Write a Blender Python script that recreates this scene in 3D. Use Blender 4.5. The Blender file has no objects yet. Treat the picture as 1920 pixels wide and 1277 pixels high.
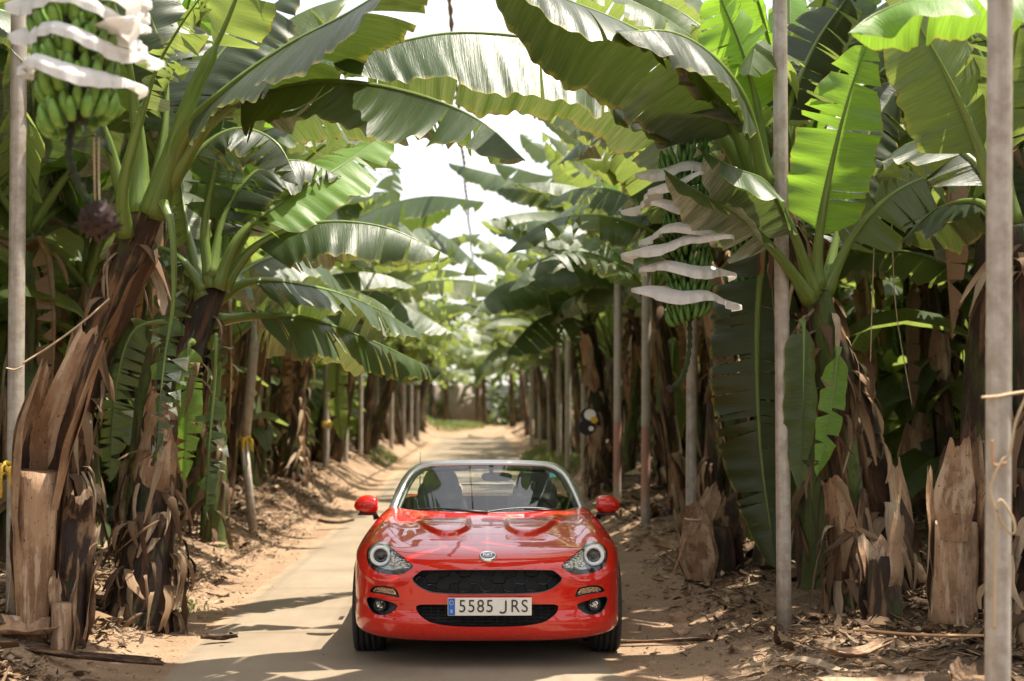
import bpy, bmesh, math, random
import numpy as np
from mathutils import Vector, Matrix, Euler

# ---------------------------------------------------------------- scene, camera, light
scene = bpy.context.scene
COL = scene.collection
R = math.radians
F_PX = 2667.0                      # focal length in photograph pixels (50 mm)
CAM = Vector((0, 0, 1.55))
CROT = Euler((R(90 + 3.144), 0, R(-0.988)), 'XYZ')
cam_d = bpy.data.cameras.new("camera")
cam = bpy.data.objects.new("camera", cam_d); COL.objects.link(cam)
cam.location = CAM; cam.rotation_euler = CROT
cam_d.sensor_width = 36; cam_d.lens = 36 * F_PX / 1920
cam_d.clip_end = 1000; cam_d.clip_start = 0.05
cam_d.dof.use_dof = True; cam_d.dof.focus_distance = 9.0; cam_d.dof.aperture_fstop = 1.8
scene.camera = cam
SUN_DIR = Vector((0.34, 0.06, 0.94)).normalized()     # towards the sun
sd = bpy.data.lights.new("sun", 'SUN'); sd.energy = 4.6; sd.angle = R(0.6); sd.color = (1.0, 0.93, 0.80)
sun = bpy.data.objects.new("sun", sd); COL.objects.link(sun)
sun.rotation_euler = SUN_DIR.to_track_quat('Z', 'Y').to_euler(); sun.location = (5, -2, 20)
w = bpy.data.worlds.new("World"); scene.world = w; w.use_nodes = True
nt = w.node_tree; nt.nodes.clear()
sky = nt.nodes.new('ShaderNodeTexSky'); sky.sky_type = 'NISHITA'; sky.sun_disc = False
sky.sun_elevation = math.asin(SUN_DIR.z); sky.sun_rotation = math.atan2(SUN_DIR.x, SUN_DIR.y)
sky.dust_density = 3.0
bg = nt.nodes.new('ShaderNodeBackground'); bg.inputs[1].default_value = 0.065
wo = nt.nodes.new('ShaderNodeOutputWorld')
nt.links.new(sky.outputs[0], bg.inputs[0]); nt.links.new(bg.outputs[0], wo.inputs[0])
scene.view_settings.view_transform = 'Standard'; scene.view_settings.look = 'None'
scene.view_settings.gamma = 1; scene.view_settings.exposure = 1.55
scene.cycles.transparent_max_bounces = 16
scene.cycles.max_bounces = 8; scene.cycles.diffuse_bounces = 2

# ---------------------------------------------------------------- helpers
rng = random.Random(7)
CM = CROT.to_matrix()
def W(px, py, D):
    """world point seen at photograph pixel (px, py) at depth y = D"""
    d = CM @ Vector(((px - 960) / F_PX, -(py - 638.5) / F_PX, -1))
    return CAM + d * (D / d.y)

def mesh_obj(name, V, Fc, mats, parent=None, uv=None, mi=None, smooth=True, origin=None):
    V = np.asarray(V, dtype=float).reshape(-1, 3)
    if origin is not None: V = V - np.array(origin)
    me = bpy.data.meshes.new(name)
    me.from_pydata(V.tolist(), [], [tuple(f) for f in Fc])
    if not isinstance(mats, (list, tuple)): mats = [mats]
    for m in mats: me.materials.append(m)
    if mi is not None: me.polygons.foreach_set('material_index', np.asarray(mi, dtype=np.int32))
    if uv is not None:
        ul = me.uv_layers.new(name='UVMap')
        li = np.empty(len(me.loops), dtype=np.int32); me.loops.foreach_get('vertex_index', li)
        ul.data.foreach_set('uv', np.asarray(uv, dtype=float)[li].ravel())
    me.polygons.foreach_set('use_smooth', [smooth] * len(me.polygons))
    me.update()
    o = bpy.data.objects.new(name, me); COL.objects.link(o)
    if parent is not None: o.parent = parent
    return o
def tag(o, label=None, cat=None, group=None, kind=None):
    if label: o['label'] = label
    if cat: o['category'] = cat
    if group: o['group'] = group
    if kind: o['kind'] = kind
    return o
def empty(name, loc, label=None, cat=None, group=None):
    o = bpy.data.objects.new(name, None); COL.objects.link(o); o.location = loc
    o.empty_display_size = .1
    return tag(o, label, cat, group)

class MB:
    """collects pieces for one mesh"""
    def __init__(s): s.V = []; s.F = []; s.U = []; s.M = []
    def add(s, V, F, U=None, m=0):
        n = len(s.V); s.V += [tuple(v) for v in V]; s.F += [tuple(i + n for i in f) for f in F]
        s.U += list(U) if U is not None else [(0, 0)] * len(V); s.M += [m] * len(F)
    def build(s, name, mats, parent=None, smooth=True, origin=None):
        return mesh_obj(name, s.V, s.F, mats, parent, s.U, s.M, smooth, origin)

def catmull(P, n):
    P = np.array([tuple(p) for p in P], dtype=float)
    k = len(P)
    if k == 2:
        t = np.linspace(0, 1, n)[:, None]; return P[0] * (1 - t) + P[1] * t
    Q = np.vstack([2 * P[0] - P[1], P, 2 * P[-1] - P[-2]])
    out = []
    m = 24
    for i in range(k - 1):
        p0, p1, p2, p3 = Q[i:i + 4]
        t = np.linspace(0, 1, m, endpoint=(i == k - 2))[:, None]
        out.append(.5 * (2 * p1 + (p2 - p0) * t + (2 * p0 - 5 * p1 + 4 * p2 - p3) * t ** 2 + (3 * p1 - p0 - 3 * p2 + p3) * t ** 3))
    C = np.vstack(out)
    s = np.r_[0, np.cumsum(np.linalg.norm(np.diff(C, axis=0), axis=1))]
    tt = np.linspace(0, s[-1], n)
    return np.stack([np.interp(tt, s, C[:, j]) for j in range(3)], 1)

def tube(mb, P, rad, sides=8, m=0, cap=True, jit=0.0, rnd=None, flat=1.0):
    P = np.asarray(P, dtype=float); n = len(P)
    rad = np.ones(n) * rad if np.isscalar(rad) else np.asarray(rad)
    T = np.gradient(P, axis=0); T /= np.linalg.norm(T, axis=1)[:, None] + 1e-9
    ref = np.array([0, 0, 1.]) if abs(T[0, 2]) < .8 else np.array([0, 1., 0])
    a = np.cross(T[0], ref); a /= np.linalg.norm(a)
    V = []; U = []
    L = np.r_[0, np.cumsum(np.linalg.norm(np.diff(P, axis=0), axis=1))]
    for i in range(n):
        a = a - T[i] * np.dot(a, T[i]); a /= np.linalg.norm(a); b = np.cross(T[i], a)
        for j in range(sides + 1):
            th = 2 * math.pi * (j % sides) / sides
            r = rad[i]
            if jit: r *= 1 + jit * math.sin(3 * th + i * .7 + (rnd or 0)) + jit * .6 * math.sin(5 * th - i * .45 + 2 * (rnd or 0))
            V.append(P[i] + r * (math.cos(th) * a + flat * math.sin(th) * b)); U.append((j / sides, L[i]))
    s = sides + 1
    Fc = [(i * s + j, i * s + j + 1, (i + 1) * s + j + 1, (i + 1) * s + j) for i in range(n - 1) for j in range(sides)]
    if cap:
        Fc.append(tuple(range(sides - 1, -1, -1))); Fc.append(tuple((n - 1) * s + j for j in range(sides)))
    mb.add(V, Fc, U, m)

def box(mb, c, d, m=0, rot=None, bev=0.0):
    c = Vector(c); hx, hy, hz = d[0] / 2, d[1] / 2, d[2] / 2
    bm = bmesh.new(); bmesh.ops.create_cube(bm, size=1)
    for v in bm.verts: v.co = Vector((v.co.x * d[0], v.co.y * d[1], v.co.z * d[2]))
    if bev: bmesh.ops.bevel(bm, geom=list(bm.edges), offset=bev, segments=3, profile=.6, affect='EDGES')
    V = [((rot @ v.co) if rot else v.co) + c for v in bm.verts]
    Fc = [[v.index for v in f.verts] for f in bm.faces]
    bm.free(); mb.add(V, Fc, None, m)

def _hash(i, j, s):
    h = np.sin(i * 127.1 + j * 311.7 + s * 74.7) * 43758.5453
    return h - np.floor(h)
def vnoise(x, y, s=0):
    xi = np.floor(x); yi = np.floor(y); xf = x - xi; yf = y - yi
    u = xf * xf * (3 - 2 * xf); v = yf * yf * (3 - 2 * yf)
    return (_hash(xi, yi, s) * (1 - u) + _hash(xi + 1, yi, s) * u) * (1 - v) + (_hash(xi, yi + 1, s) * (1 - u) + _hash(xi + 1, yi + 1, s) * u) * v
def fbm(x, y, s=0, o=4):
    r = 0; a = .5
    for k in range(o): r = r + a * (vnoise(x * 2 ** k, y * 2 ** k, s + k) - .5); a *= .5
    return r
def sst(a, b, x):
    t = np.clip((x - a) / (b - a), 0, 1); return t * t * (3 - 2 * t)

def gz(x, y):
    """height of the ground"""
    x = np.asarray(x, dtype=float); y = np.asarray(y, dtype=float)
    rise = 0.012 * np.clip(y - 12, 0, 54)
    amp = 1 + .06 * np.clip(y - 9, 0, 16)
    lx = x + .22 * fbm(y * .5, y * 0 + 3, 5) ; 
    b = amp * (.26 * sst(-2.25, -3.5, lx) + .22 * sst(-3.5, -6, lx)) + amp * (.15 * sst(1.25, 2.1, lx) + .32 * sst(2.1, 4.2, lx))
    off = np.maximum(sst(-2.1, -2.7, x), sst(1.0, 1.7, x))
    return rise + b + off * (.09 * fbm(x * 1.3, y * 1.3, 1) + .06 * fbm(x * 6, y * 6, 2)) + (off - 1) * 0.0 \
        + sst(66, 70, y) * (.5 + .3 * fbm(x * .5, y * .5, 9))

def ground_hit(px, py, D0=10.0):
    """distance at which the ray through a photograph pixel meets the ground"""
    D = np.arange(5.0, 60.0, .05); d = CM @ Vector(((px - 960) / F_PX, -(py - 638.5) / F_PX, -1)); d = d / d.y
    z = CAM.z + d.z * D - gz(CAM.x + d.x * D, D); i = int(np.argmax(z < 0))
    return float(D[i]) if (z < 0).any() else D0

# ---------------------------------------------------------------- materials
class NB:
    """small node-tree builder"""
    def __init__(s, name):
        s.m = bpy.data.materials.new(name); s.m.use_nodes = True
        s.t = s.m.node_tree; s.t.nodes.clear()
        s.out = s.n('ShaderNodeOutputMaterial')
    def n(s, typ, **k):
        nd = s.t.nodes.new(typ)
        for a, b in k.items(): setattr(nd, a, b)
        return nd
    def l(s, a, b): s.t.links.new(a, b)
    def set(s, sock, v):
        if hasattr(v, 'is_output') or isinstance(v, bpy.types.NodeSocket): s.l(v, sock)
        else:
            if sock.type == 'RGBA' and len(v) == 3: v = (*v, 1)
            sock.default_value = v
    def noise(s, vec, scale=5, detail=4, rough=.55, dist=0):
        nd = s.n('ShaderNodeTexNoise'); s.set(nd.inputs['Scale'], scale); s.set(nd.inputs['Detail'], detail)
        s.set(nd.inputs['Roughness'], rough); s.set(nd.inputs['Distortion'], dist)
        if vec is not None: s.l(vec, nd.inputs['Vector'])
        return nd.outputs['Fac']
    def ramp(s, fac, stops):
        nd = s.n('ShaderNodeValToRGB'); e = nd.color_ramp.elements
        while len(e) < len(stops): e.new(.5)
        for el, (p, c) in zip(e, stops):
            el.position = p; el.color = (*c, 1) if len(c) == 3 else c
        s.l(fac, nd.inputs[0]); return nd.outputs[0]
    def mix(s, f, a, b, blend='MIX'):
        nd = s.n('ShaderNodeMix', data_type='RGBA', blend_type=blend)
        s.set(nd.inputs[0], f); s.set(nd.inputs[6], a); s.set(nd.inputs[7], b); return nd.outputs[2]
    def math(s, op, a, b=0.0, c=0.0):
        nd = s.n('ShaderNodeMath', operation=op)
        s.set(nd.inputs[0], a); s.set(nd.inputs[1], b)
        if op in ('MULTIPLY_ADD',): s.set(nd.inputs[2], c)
        return nd.outputs[0]
    def mrange(s, v, a, b, c=0., d=1.):
        nd = s.n('ShaderNodeMapRange'); s.l(v, nd.inputs[0])
        for i, q in enumerate((a, b, c, d)): nd.inputs[i + 1].default_value = q
        return nd.outputs[0]
    def mapping(s, vec, scale):
        nd = s.n('ShaderNodeMapping'); s.l(vec, nd.inputs[0]); nd.inputs['Scale'].default_value = scale
        return nd.outputs[0]
    def bump(s, h, strength=.3, dist=.01):
        nd = s.n('ShaderNodeBump'); s.set(nd.inputs['Strength'], strength); s.set(nd.inputs['Distance'], dist)
        s.l(h, nd.inputs['Height']); return nd.outputs[0]
    def bsdf(s, col, rough=.5, spec=.5, metal=0, normal=None, coat=0, sheen=0):
        nd = s.n('ShaderNodeBsdfPrincipled'); s.set(nd.inputs['Base Color'], col); s.set(nd.inputs['Roughness'], rough)
        s.set(nd.inputs['Specular IOR Level'], spec); s.set(nd.inputs['Metallic'], metal)
        if coat: nd.inputs['Coat Weight'].default_value = coat; nd.inputs['Coat Roughness'].default_value = .02
        if sheen: nd.inputs['Sheen Weight'].default_value = sheen
        if normal is not None: s.l(normal, nd.inputs['Normal'])
        return nd.outputs[0]
    def surf(s, sh): s.l(sh, s.out.inputs[0]); return s.m
    def coord(s, k='Object'):
        return s.n('ShaderNodeTexCoord').outputs[k]
    def rand(s): return s.n('ShaderNodeObjectInfo').outputs['Random']
    def mixsh(s, f, a, b):
        nd = s.n('ShaderNodeMixShader'); s.set(nd.inputs[0], f); s.l(a, nd.inputs[1]); s.l(b, nd.inputs[2]); return nd.outputs[0]

def simple(name, col, rough=.5, spec=.5, metal=0, coat=0, nscale=0, namt=.2, bump=0, bscale=None):
    b = NB(name); c = col; nrm = None
    if nscale:
        f = b.noise(b.coord(), nscale, 5, .6)
        c = b.mix(f, tuple(x * (1 - namt) for x in col), tuple(min(1, x * (1 + namt)) for x in col))
    if bump:
        nrm = b.bump(b.noise(b.coord(), bscale or nscale or 20, 5), bump, .01)
    return b.surf(b.bsdf(c, rough, spec, metal, nrm, coat))

def leaf_mat(name, top1, top2, under, trans, tw=.38, rough=.38, edge=(.35, .30, .05), spot=0.45, wax=.3):
    b = NB(name); uv = b.coord('UV')
    sep = b.n('ShaderNodeSeparateXYZ'); b.l(uv, sep.inputs[0]); u = sep.outputs[0]
    fine = b.noise(b.mapping(uv, (1.5, 75, 1)), 1, 3, .6)
    band = b.noise(b.mapping(uv, (1.2, 14, 1)), 1, 4, .65)
    blot = b.noise(b.mapping(uv, (2.5, 5, 1)), 1.3, 5, .7)
    rnd = b.rand()
    c = b.mix(b.mrange(band, .35, .68), top1, top2)
    c = b.mix(b.math('MULTIPLY', rnd, .55), c, top2)
    c = b.mix(b.mrange(fine, .35, .7, 0, .6), c, tuple(x * .45 for x in top1))
    yb = b.mrange(b.math('ADD', u, b.math('MULTIPLY', blot, .45)), 1.15, 1.32)
    c = b.mix(yb, c, edge)
    br = b.mrange(b.math('ADD', u, b.math('MULTIPLY', band, .22)), 1.09, 1.12)
    c = b.mix(br, c, (.11, .055, .02))
    sp = b.mrange(blot, spot + .22, spot + .3, 0, .8)
    c = b.mix(sp, c, (.20, .14, .04))
    geo = b.n('ShaderNodeNewGeometry')
    cu = b.mix(b.mrange(fine, .3, .8, 0, .5), under, tuple(x * .6 for x in under)); cu = b.mix(yb, cu, edge)
    col = b.mix(geo.outputs['Backfacing'], c, cu)
    h = b.math('ADD', b.math('MULTIPLY', fine, .5), band)
    nr = b.bump(h, .6, .008)
    rg = b.mrange(band, .3, .7, rough - .06, rough + .14)
    sh = b.bsdf(col, rg, .5, 0, nr, 0)
    tr = b.n('ShaderNodeBsdfTranslucent'); tcol = b.mix(b.mrange(fine, .3, .75), trans, tuple(x * .6 for x in trans))
    tcol = b.mix(yb, tcol, (.5, .42, .04)); tcol = b.mix(br, tcol, (.12, .05, .01))
    b.set(tr.inputs[0], tcol)
    if wax:
        gl = b.n('ShaderNodeBsdfDiffuse'); b.set(gl.inputs[0], (.56, .58, .49)); b.l(nr, gl.inputs['Normal'])  # pale wax coat; part of the sun's silver sheen is put into its colour
        wf = b.math('MULTIPLY', b.math('MULTIPLY', b.math('SUBTRACT', 1.0, geo.outputs['Backfacing']), b.mrange(band, .3, .7, wax * .5, wax * 1.3)), b.mrange(fine, .35, .65, 1.0, .45))
        gg = b.n('ShaderNodeBsdfGlossy'); b.set(gg.inputs[0], (.80, .84, .76)); b.set(gg.inputs['Roughness'], .46); b.l(nr, gg.inputs['Normal'])
        sh = b.mixsh(b.math('MULTIPLY', wf, .42), sh, gl.outputs[0]); sh = b.mixsh(b.math('MULTIPLY', wf, .45), sh, gg.outputs[0])
    return b.surf(b.mixsh(tw, sh, tr.outputs[0]))

M = {}
M['leaf'] = leaf_mat('banana_leaf', (.022, .05, .014), (.055, .095, .03), (.055, .085, .026), (.46, .58, .11), tw=.40, wax=.62)
M['leaf_silver'] = leaf_mat('banana_leaf_silvery', (.022, .05, .014), (.055, .095, .03), (.04, .07, .018), (.22, .36, .05), tw=.22, wax=.78)
M['leaf_dark'] = leaf_mat('banana_leaf_dark', (.012, .03, .010), (.024, .048, .016), (.03, .045, .015), (.12, .18, .02), tw=.2, wax=.16)  # darker copy of the leaf, with shade put into its colour
M['leaf_bright'] = leaf_mat('banana_leaf_young', (.09, .20, .02), (.14, .28, .04), (.16, .30, .05), (.42, .72, .06), tw=.5, wax=.05, spot=.6)
M['leaf_dry'] = leaf_mat('banana_leaf_dry', (.20, .11, .045), (.34, .21, .10), (.26, .15, .07), (.30, .16, .05), tw=.2, edge=(.3, .17, .07), wax=0)
def midrib_mat():
    b = NB('midrib'); uv = b.coord('UV')
    f = b.noise(b.mapping(uv, (6, 1.5, 1)), 2, 5, .7); g = b.noise(b.mapping(uv, (22, 1.2, 1)), 2, 3)
    c = b.mix(b.mrange(g, .35, .65), (.10, .17, .03), (.20, .26, .06))
    c = b.mix(b.mrange(f, .58, .66, 0, .85), c, (.07, .035, .015))
    return b.surf(b.mixsh(.15, b.bsdf(c, .35, .5, 0, b.bump(g, .3, .004)), (lambda t: (b.set(t.inputs[0], (.4, .5, .08)), t.outputs[0])[1])(b.n('ShaderNodeBsdfTranslucent'))))
M['midrib'] = midrib_mat()
def stem_mat(name, ca, cb, cc, thr=.5, fibre=.7, bump=.9):
    b = NB(name); uv = b.coord('UV'); rnd = b.rand()
    add = b.n('ShaderNodeVectorMath', operation='ADD'); b.l(uv, add.inputs[0])
    cmb = b.n('ShaderNodeCombineXYZ'); b.l(b.math('MULTIPLY', rnd, 37.), cmb.inputs[0]); b.l(b.math('MULTIPLY', rnd, 91.), cmb.inputs[1])
    b.l(cmb.outputs[0], add.inputs[1]); v = add.outputs[0]
    fib = b.noise(b.mapping(v, (34, 1.6, 1)), 2, 5, .7); pat = b.noise(b.mapping(v, (2.6, 1.6, 1)), 1.4, 6, .72); pat2 = b.noise(b.mapping(v, (5, .9, 1)), 2, 4, .6)
    c = b.mix(b.mrange(pat, thr - .06, thr + .06), ca, cb)
    c = b.mix(b.mrange(pat2, .52, .6), c, cc)
    c = b.mix(b.mrange(fib, .3, .7, 0, fibre), c, b.mix(.5, c, (.02, .012, .006), 'MULTIPLY'))
    spots = b.noise(v, 26, 3, .6); c = b.mix(b.mrange(spots, .63, .68, 0, .7), c, (.02, .012, .008))
    return b.surf(b.bsdf(c, .55, .4, 0, b.bump(b.math('ADD', fib, pat), bump, .02)))
M['stem'] = stem_mat('pseudostem', (.05, .026, .014), (.085, .09, .022), (.26, .14, .065), .55)
M['stem_dark'] = stem_mat('pseudostem_dark', (.03, .018, .01), (.04, .055, .014), (.11, .05, .025), .55)  # near-black trunk copy; deep shade is put into its colour
M['stem_green'] = stem_mat('pseudostem_green', (.09, .13, .03), (.14, .18, .04), (.10, .05, .025), .5)
M['sheath'] = stem_mat('dry_sheath', (.46, .28, .16), (.27, .15, .08), (.58, .41, .27), .5, .45, .7)
M['sheath_brown'] = stem_mat('brown_sheath', (.11, .055, .028), (.04, .02, .012), (.30, .17, .085), .5)

def ground_mat():
    b = NB('soil'); p = b.coord('Object')
    big = b.noise(p, .8, 5, .6); mid = b.noise(p, 5, 6, .65); fn = b.noise(p, 60, 5, .7)
    c = b.mix(b.mrange(big, .35, .65), (.26, .17, .105), (.35, .24, .155))
    c = b.mix(b.mrange(mid, .4, .7, 0, .55), c, (.19, .105, .06))
    c = b.mix(b.mrange(fn, .45, .75, 0, .6), c, (.48, .35, .24))
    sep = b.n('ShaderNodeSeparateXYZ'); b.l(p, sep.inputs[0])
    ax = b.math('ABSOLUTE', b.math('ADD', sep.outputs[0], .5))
    c = b.mix(b.mrange(b.math('ADD', ax, b.math('MULTIPLY', mid, 1.0)), 2.7, 3.8, 0, .85), c, (.06, .036, .022))  # dark humus under the rows, painted darker still for the shade there
    vor = b.n('ShaderNodeTexVoronoi'); vor.inputs['Scale'].default_value = 45; b.l(p, vor.inputs['Vector'])
    h = b.math('ADD', b.math('ADD', b.math('MULTIPLY', fn, .5), mid), b.math('MULTIPLY', vor.outputs['Distance'], .4))
    return b.surf(b.bsdf(c, .95, .15, 0, b.bump(h, .8, .03)))
M['soil'] = ground_mat()
def road_mat():
    b = NB('worn_road'); p = b.coord('Object')
    big = b.noise(p, .9, 5, .6); mid = b.noise(b.mapping(p, (6, 1.2, 1)), 1.6, 5, .6); fn = b.noise(p, 140, 4, .7); sand = b.noise(p, 2.2, 6, .7)
    c = b.mix(b.mrange(big, .3, .7), (.215, .17, .122), (.32, .256, .184))
    c = b.mix(b.mrange(mid, .4, .7, 0, .4), c, (.24, .18, .12))
    c = b.mix(b.mrange(fn, .35, .7, 0, .35), c, (.17, .125, .085))
    sep = b.n('ShaderNodeSeparateXYZ'); b.l(p, sep.inputs[0])
    e = b.math('ABSOLUTE', b.math('ADD', sep.outputs[0], .52))
    c = b.mix(b.mrange(b.math('ADD', e, b.math('MULTIPLY', sand, .8)), 1.86, 1.98), c, (.36, .24, .15))
    return b.surf(b.bsdf(c, .9, .2, 0, b.bump(b.math('ADD', fn, b.math('MULTIPLY', mid, .5)), .5, .006)))
M['road'] = road_mat()
def litter_mat():
    b = NB('litter'); geo = b.n('ShaderNodeNewGeometry'); r = geo.outputs['Random Per Island']
    c = b.ramp(r, [(0, (.05, .027, .015)), (.35, (.14, .08, .042)), (.65, (.28, .18, .10)), (.88, (.50, .38, .26)), (1, (.10, .055, .03))])
    uv = b.coord('UV'); f = b.noise(b.mapping(uv, (18, 2, 1)), 2, 4, .7)
    c = b.mix(b.mrange(f, .4, .7, 0, .6), c, (.14, .08, .04))
    return b.surf(b.bsdf(c, .75, .3, 0, b.bump(f, .6, .01)))
M['litter'] = litter_mat()
M['pole'] = (lambda b: (lambda p, : b.surf(b.bsdf(b.mix(b.mrange(b.noise(p, 9, 5, .7), .42, .62, 0, .6), b.mix(b.mrange(b.noise(b.mapping(p, (30, 30, 1.2)), 1, 4, .6), .35, .65), (.36, .31, .255), (.47, .42, .36)), (.22, .165, .115)), .5, .4, .12, b.bump(b.noise(b.mapping(p, (60, 60, 3)), 1, 3), .15, .003))))(b.coord()))(NB('weathered_pipe'))
def pinkpole():
    b = NB('pipe_painted_base'); p = b.coord(); sep = b.n('ShaderNodeSeparateXYZ'); b.l(p, sep.inputs[0])
    n = b.noise(p, 9, 5, .7); z = b.math('ADD', sep.outputs[2], b.math('MULTIPLY', n, .12))
    f = b.math('MULTIPLY', b.mrange(z, 1.42, 1.38), b.mrange(z, .3, .7))
    c = b.mix(b.mrange(n, .4, .65, 0, .5), (.45, .40, .35), (.30, .24, .19)); c = b.mix(b.math('MULTIPLY', f, .85), c, (.42, .20, .15))
    return b.surf(b.bsdf(c, .55, .4, .1, b.bump(n, .1, .003)))
M['pole_pink'] = pinkpole()
M['twine'] = simple('twine', (.45, .33, .2), .8, nscale=60)
M['rope'] = simple('rope', (.42, .24, .12), .9, nscale=30, bump=.5)
M['yellow_tape'] = simple('yellow_ribbon', (.65, .42, .05), .5, nscale=20)
M['fruit'] = (lambda b: b.surf(b.bsdf(b.mix(b.mrange(b.noise(b.coord(), 22, 4, .6), .35, .65), (.10, .22, .03), (.19, .34, .05)), .38, .5, 0, b.bump(b.noise(b.coord(), 40, 3), .15, .005))))(NB('green_banana'))
M['fruit_dark'] = (lambda b: b.surf(b.bsdf(b.mix(b.mrange(b.noise(b.coord(), 22, 4, .6), .35, .65), (.055, .15, .025), (.10, .22, .04)), .4, .5)))(NB('green_banana_dark'))
def foam():
    b = NB('white_foam_sheet'); uv = b.coord('UV')
    wv = b.n('ShaderNodeTexWave', wave_type='BANDS', bands_direction='X'); wv.inputs['Scale'].default_value = 9; wv.inputs['Distortion'].default_value = .6; b.l(uv, wv.inputs['Vector'])
    sh = b.bsdf((.86, .85, .83), .6, .3, 0, b.bump(wv.outputs['Fac'], .35, .006))
    t = b.n('ShaderNodeBsdfTranslucent'); b.set(t.inputs[0], (.82, .74, .66))
    return b.surf(b.mixsh(.3, sh, t.outputs[0]))
M['foam'] = foam()
M['stalk'] = stem_mat('fruit_stalk', (.05, .09, .02), (.03, .02, .01), (.08, .12, .03), .5)
M['bract'] = simple('dry_bract', (.03, .014, .010), .8, nscale=14, namt=.6, bump=.8)
def net_mat():
    b = NB('white_net'); p = b.coord('Object'); sep = b.n('ShaderNodeSeparateXYZ'); b.l(p, sep.inputs[0])
    def line(s, per, wd):
        m = b.math('MODULO', b.math('ADD', s, 400.0), per); return b.math('LESS_THAN', m, wd)
    ln = b.math('MAXIMUM', line(sep.outputs[0], .8, .008), line(sep.outputs[1], 1.3, .012))
    t = b.n('ShaderNodeBsdfTranslucent'); b.set(t.inputs[0], b.mix(ln, (.97, .96, .94), (.6, .57, .5)))
    tp = b.n('ShaderNodeBsdfTransparent')
    return b.surf(b.mixsh(b.math('MAXIMUM', .20, ln), tp.outputs[0], t.outputs[0]))
M['net'] = net_mat()
M['grass'] = leaf_mat('grass_blade', (.10, .13, .04), (.16, .19, .06), (.12, .15, .05), (.28, .36, .07), wax=0)
# ---------------------------------------------------------------- the red roadster
CY = 8.75                                 # distance of its nose from the camera
def hermite(xs, ys):
    xs = np.array(xs, float); ys = np.array(ys, float); d = np.diff(ys) / np.diff(xs)
    m = np.r_[d[0], np.where(d[:-1] * d[1:] > 0, 2 * d[:-1] * d[1:] / (d[:-1] + d[1:] + 1e-12), 0), d[-1]]
    def f(x):
        x = np.clip(x, xs[0], xs[-1]); i = np.clip(np.searchsorted(xs, x) - 1, 0, len(xs) - 2)
        h = xs[i + 1] - xs[i]; t = (x - xs[i]) / h
        return (2 * t ** 3 - 3 * t ** 2 + 1) * ys[i] + (t ** 3 - 2 * t ** 2 + t) * h * m[i] + (-2 * t ** 3 + 3 * t ** 2) * ys[i + 1] + (t ** 3 - t ** 2) * h * m[i + 1]
    return f
f_zc = hermite([-.1, .05, .10, .2, .33, .6, 1.0, 1.4, 1.7, 2.4, 3.1, 3.6, 3.95, 4.2], [.60, .655, .69, .725, .752, .80, .85, .884, .90, .90, .915, .90, .85, .72])
f_yb = hermite([.10, .17, .20, .25, .31, .38, .45, .52, .58, .62, .66, .72, .80, 1.0], [.22, .12, .06, .015, .0, .02, .015, .015, .02, .03, .05, .10, .2, .5])
f_g = hermite([0, .3, .45, .6, .70, .78, .84, .868, .88, 1.1], [0, .010, .032, .085, .155, .255, .43, .66, 1.0, 8.])
f_w = hermite([0, .5, .9, 1.3, 1.9, 2.5, 3.1, 3.5, 3.85, 4.1], [.85, .872, .878, .868, .853, .862, .88, .86, .78, .62])
f_s = hermite([.08, .18, .30, .45, .58, .68, .77, .84, .92, 1.1], [.93, .965, .99, 1.0, .995, .985, .945, .905, .85, .70])
def smax(a, b, k):
    h = np.clip(.5 + .5 * (a - b) / k, 0, 1); return b * (1 - h) + a * h + k * h * (1 - h)
def z_top(x, y):
    ax = np.abs(x)
    z = f_zc(y) + .016 * np.exp(-((ax - .68) / .075) ** 2) * sst(.15, .8, y) * (1 - .7 * sst(1.2, 1.8, y)) - .010 * np.exp(-((ax - .56) / .07) ** 2) * sst(.2, .7, y) * (1 - sst(1.2, 1.6, y))
    z = z - .10 * (np.clip(ax - .70, 0, 1) / .16) ** 2
    # two domes in the bonnet, steep at their front ends
    cx = .255 + .05 * sst(.5, 1.2, y)
    hw = .105 + .05 * sst(.55, 1.1, y)
    front = .50 + .55 * np.clip((ax - cx) / .14, -1, 1.6) ** 2 * .35 + .10 * np.clip(ax - cx, 0, 1)
    dome = sst(front, front + .07, y) * (1 - sst(.75, 1.32, y)) * (1 - sst(hw, hw + .04, np.abs(ax - cx)))
    z = z + .028 * dome - .008 * np.exp(-((y - .50) / .05) ** 2) * (1 - sst(.1, .15, np.abs(ax - cx)))
    return z
def Fb(x, y, z):
    ax = np.abs(x)
    top = z - z_top(x, y)
    zl = np.interp(ax, [.42, .50, .60, .70, .80, .86], [.60, .565, .545, .552, .60, .68])
    fr = (f_yb(z) + f_g(ax) - .016 * np.exp(-((z - zl) / .024) ** 2) * sst(.42, .50, ax) * (1 - sst(.80, .87, ax))) - y
    side = ax - f_w(y) * f_s(z)
    # crisp character line along the side
    side = side + .012 * sst(.62, .56, z) * sst(.40, .50, z) * sst(1.2, 1.6, y) * sst(2.9, 2.5, y)
    bot = (.175 + .05 * (ax / .85) ** 4) - z
    rear = y - (4.02 - .35 * ax ** 3 - .25 * np.clip(z - .55, 0, 1))
    f = smax(fr * .8, side, .06); f = smax(f, top, .045); f = smax(f, bot, .03); f = smax(f, rear, .10)
    # chin scoop lines below the fog lamps
    return f
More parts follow.
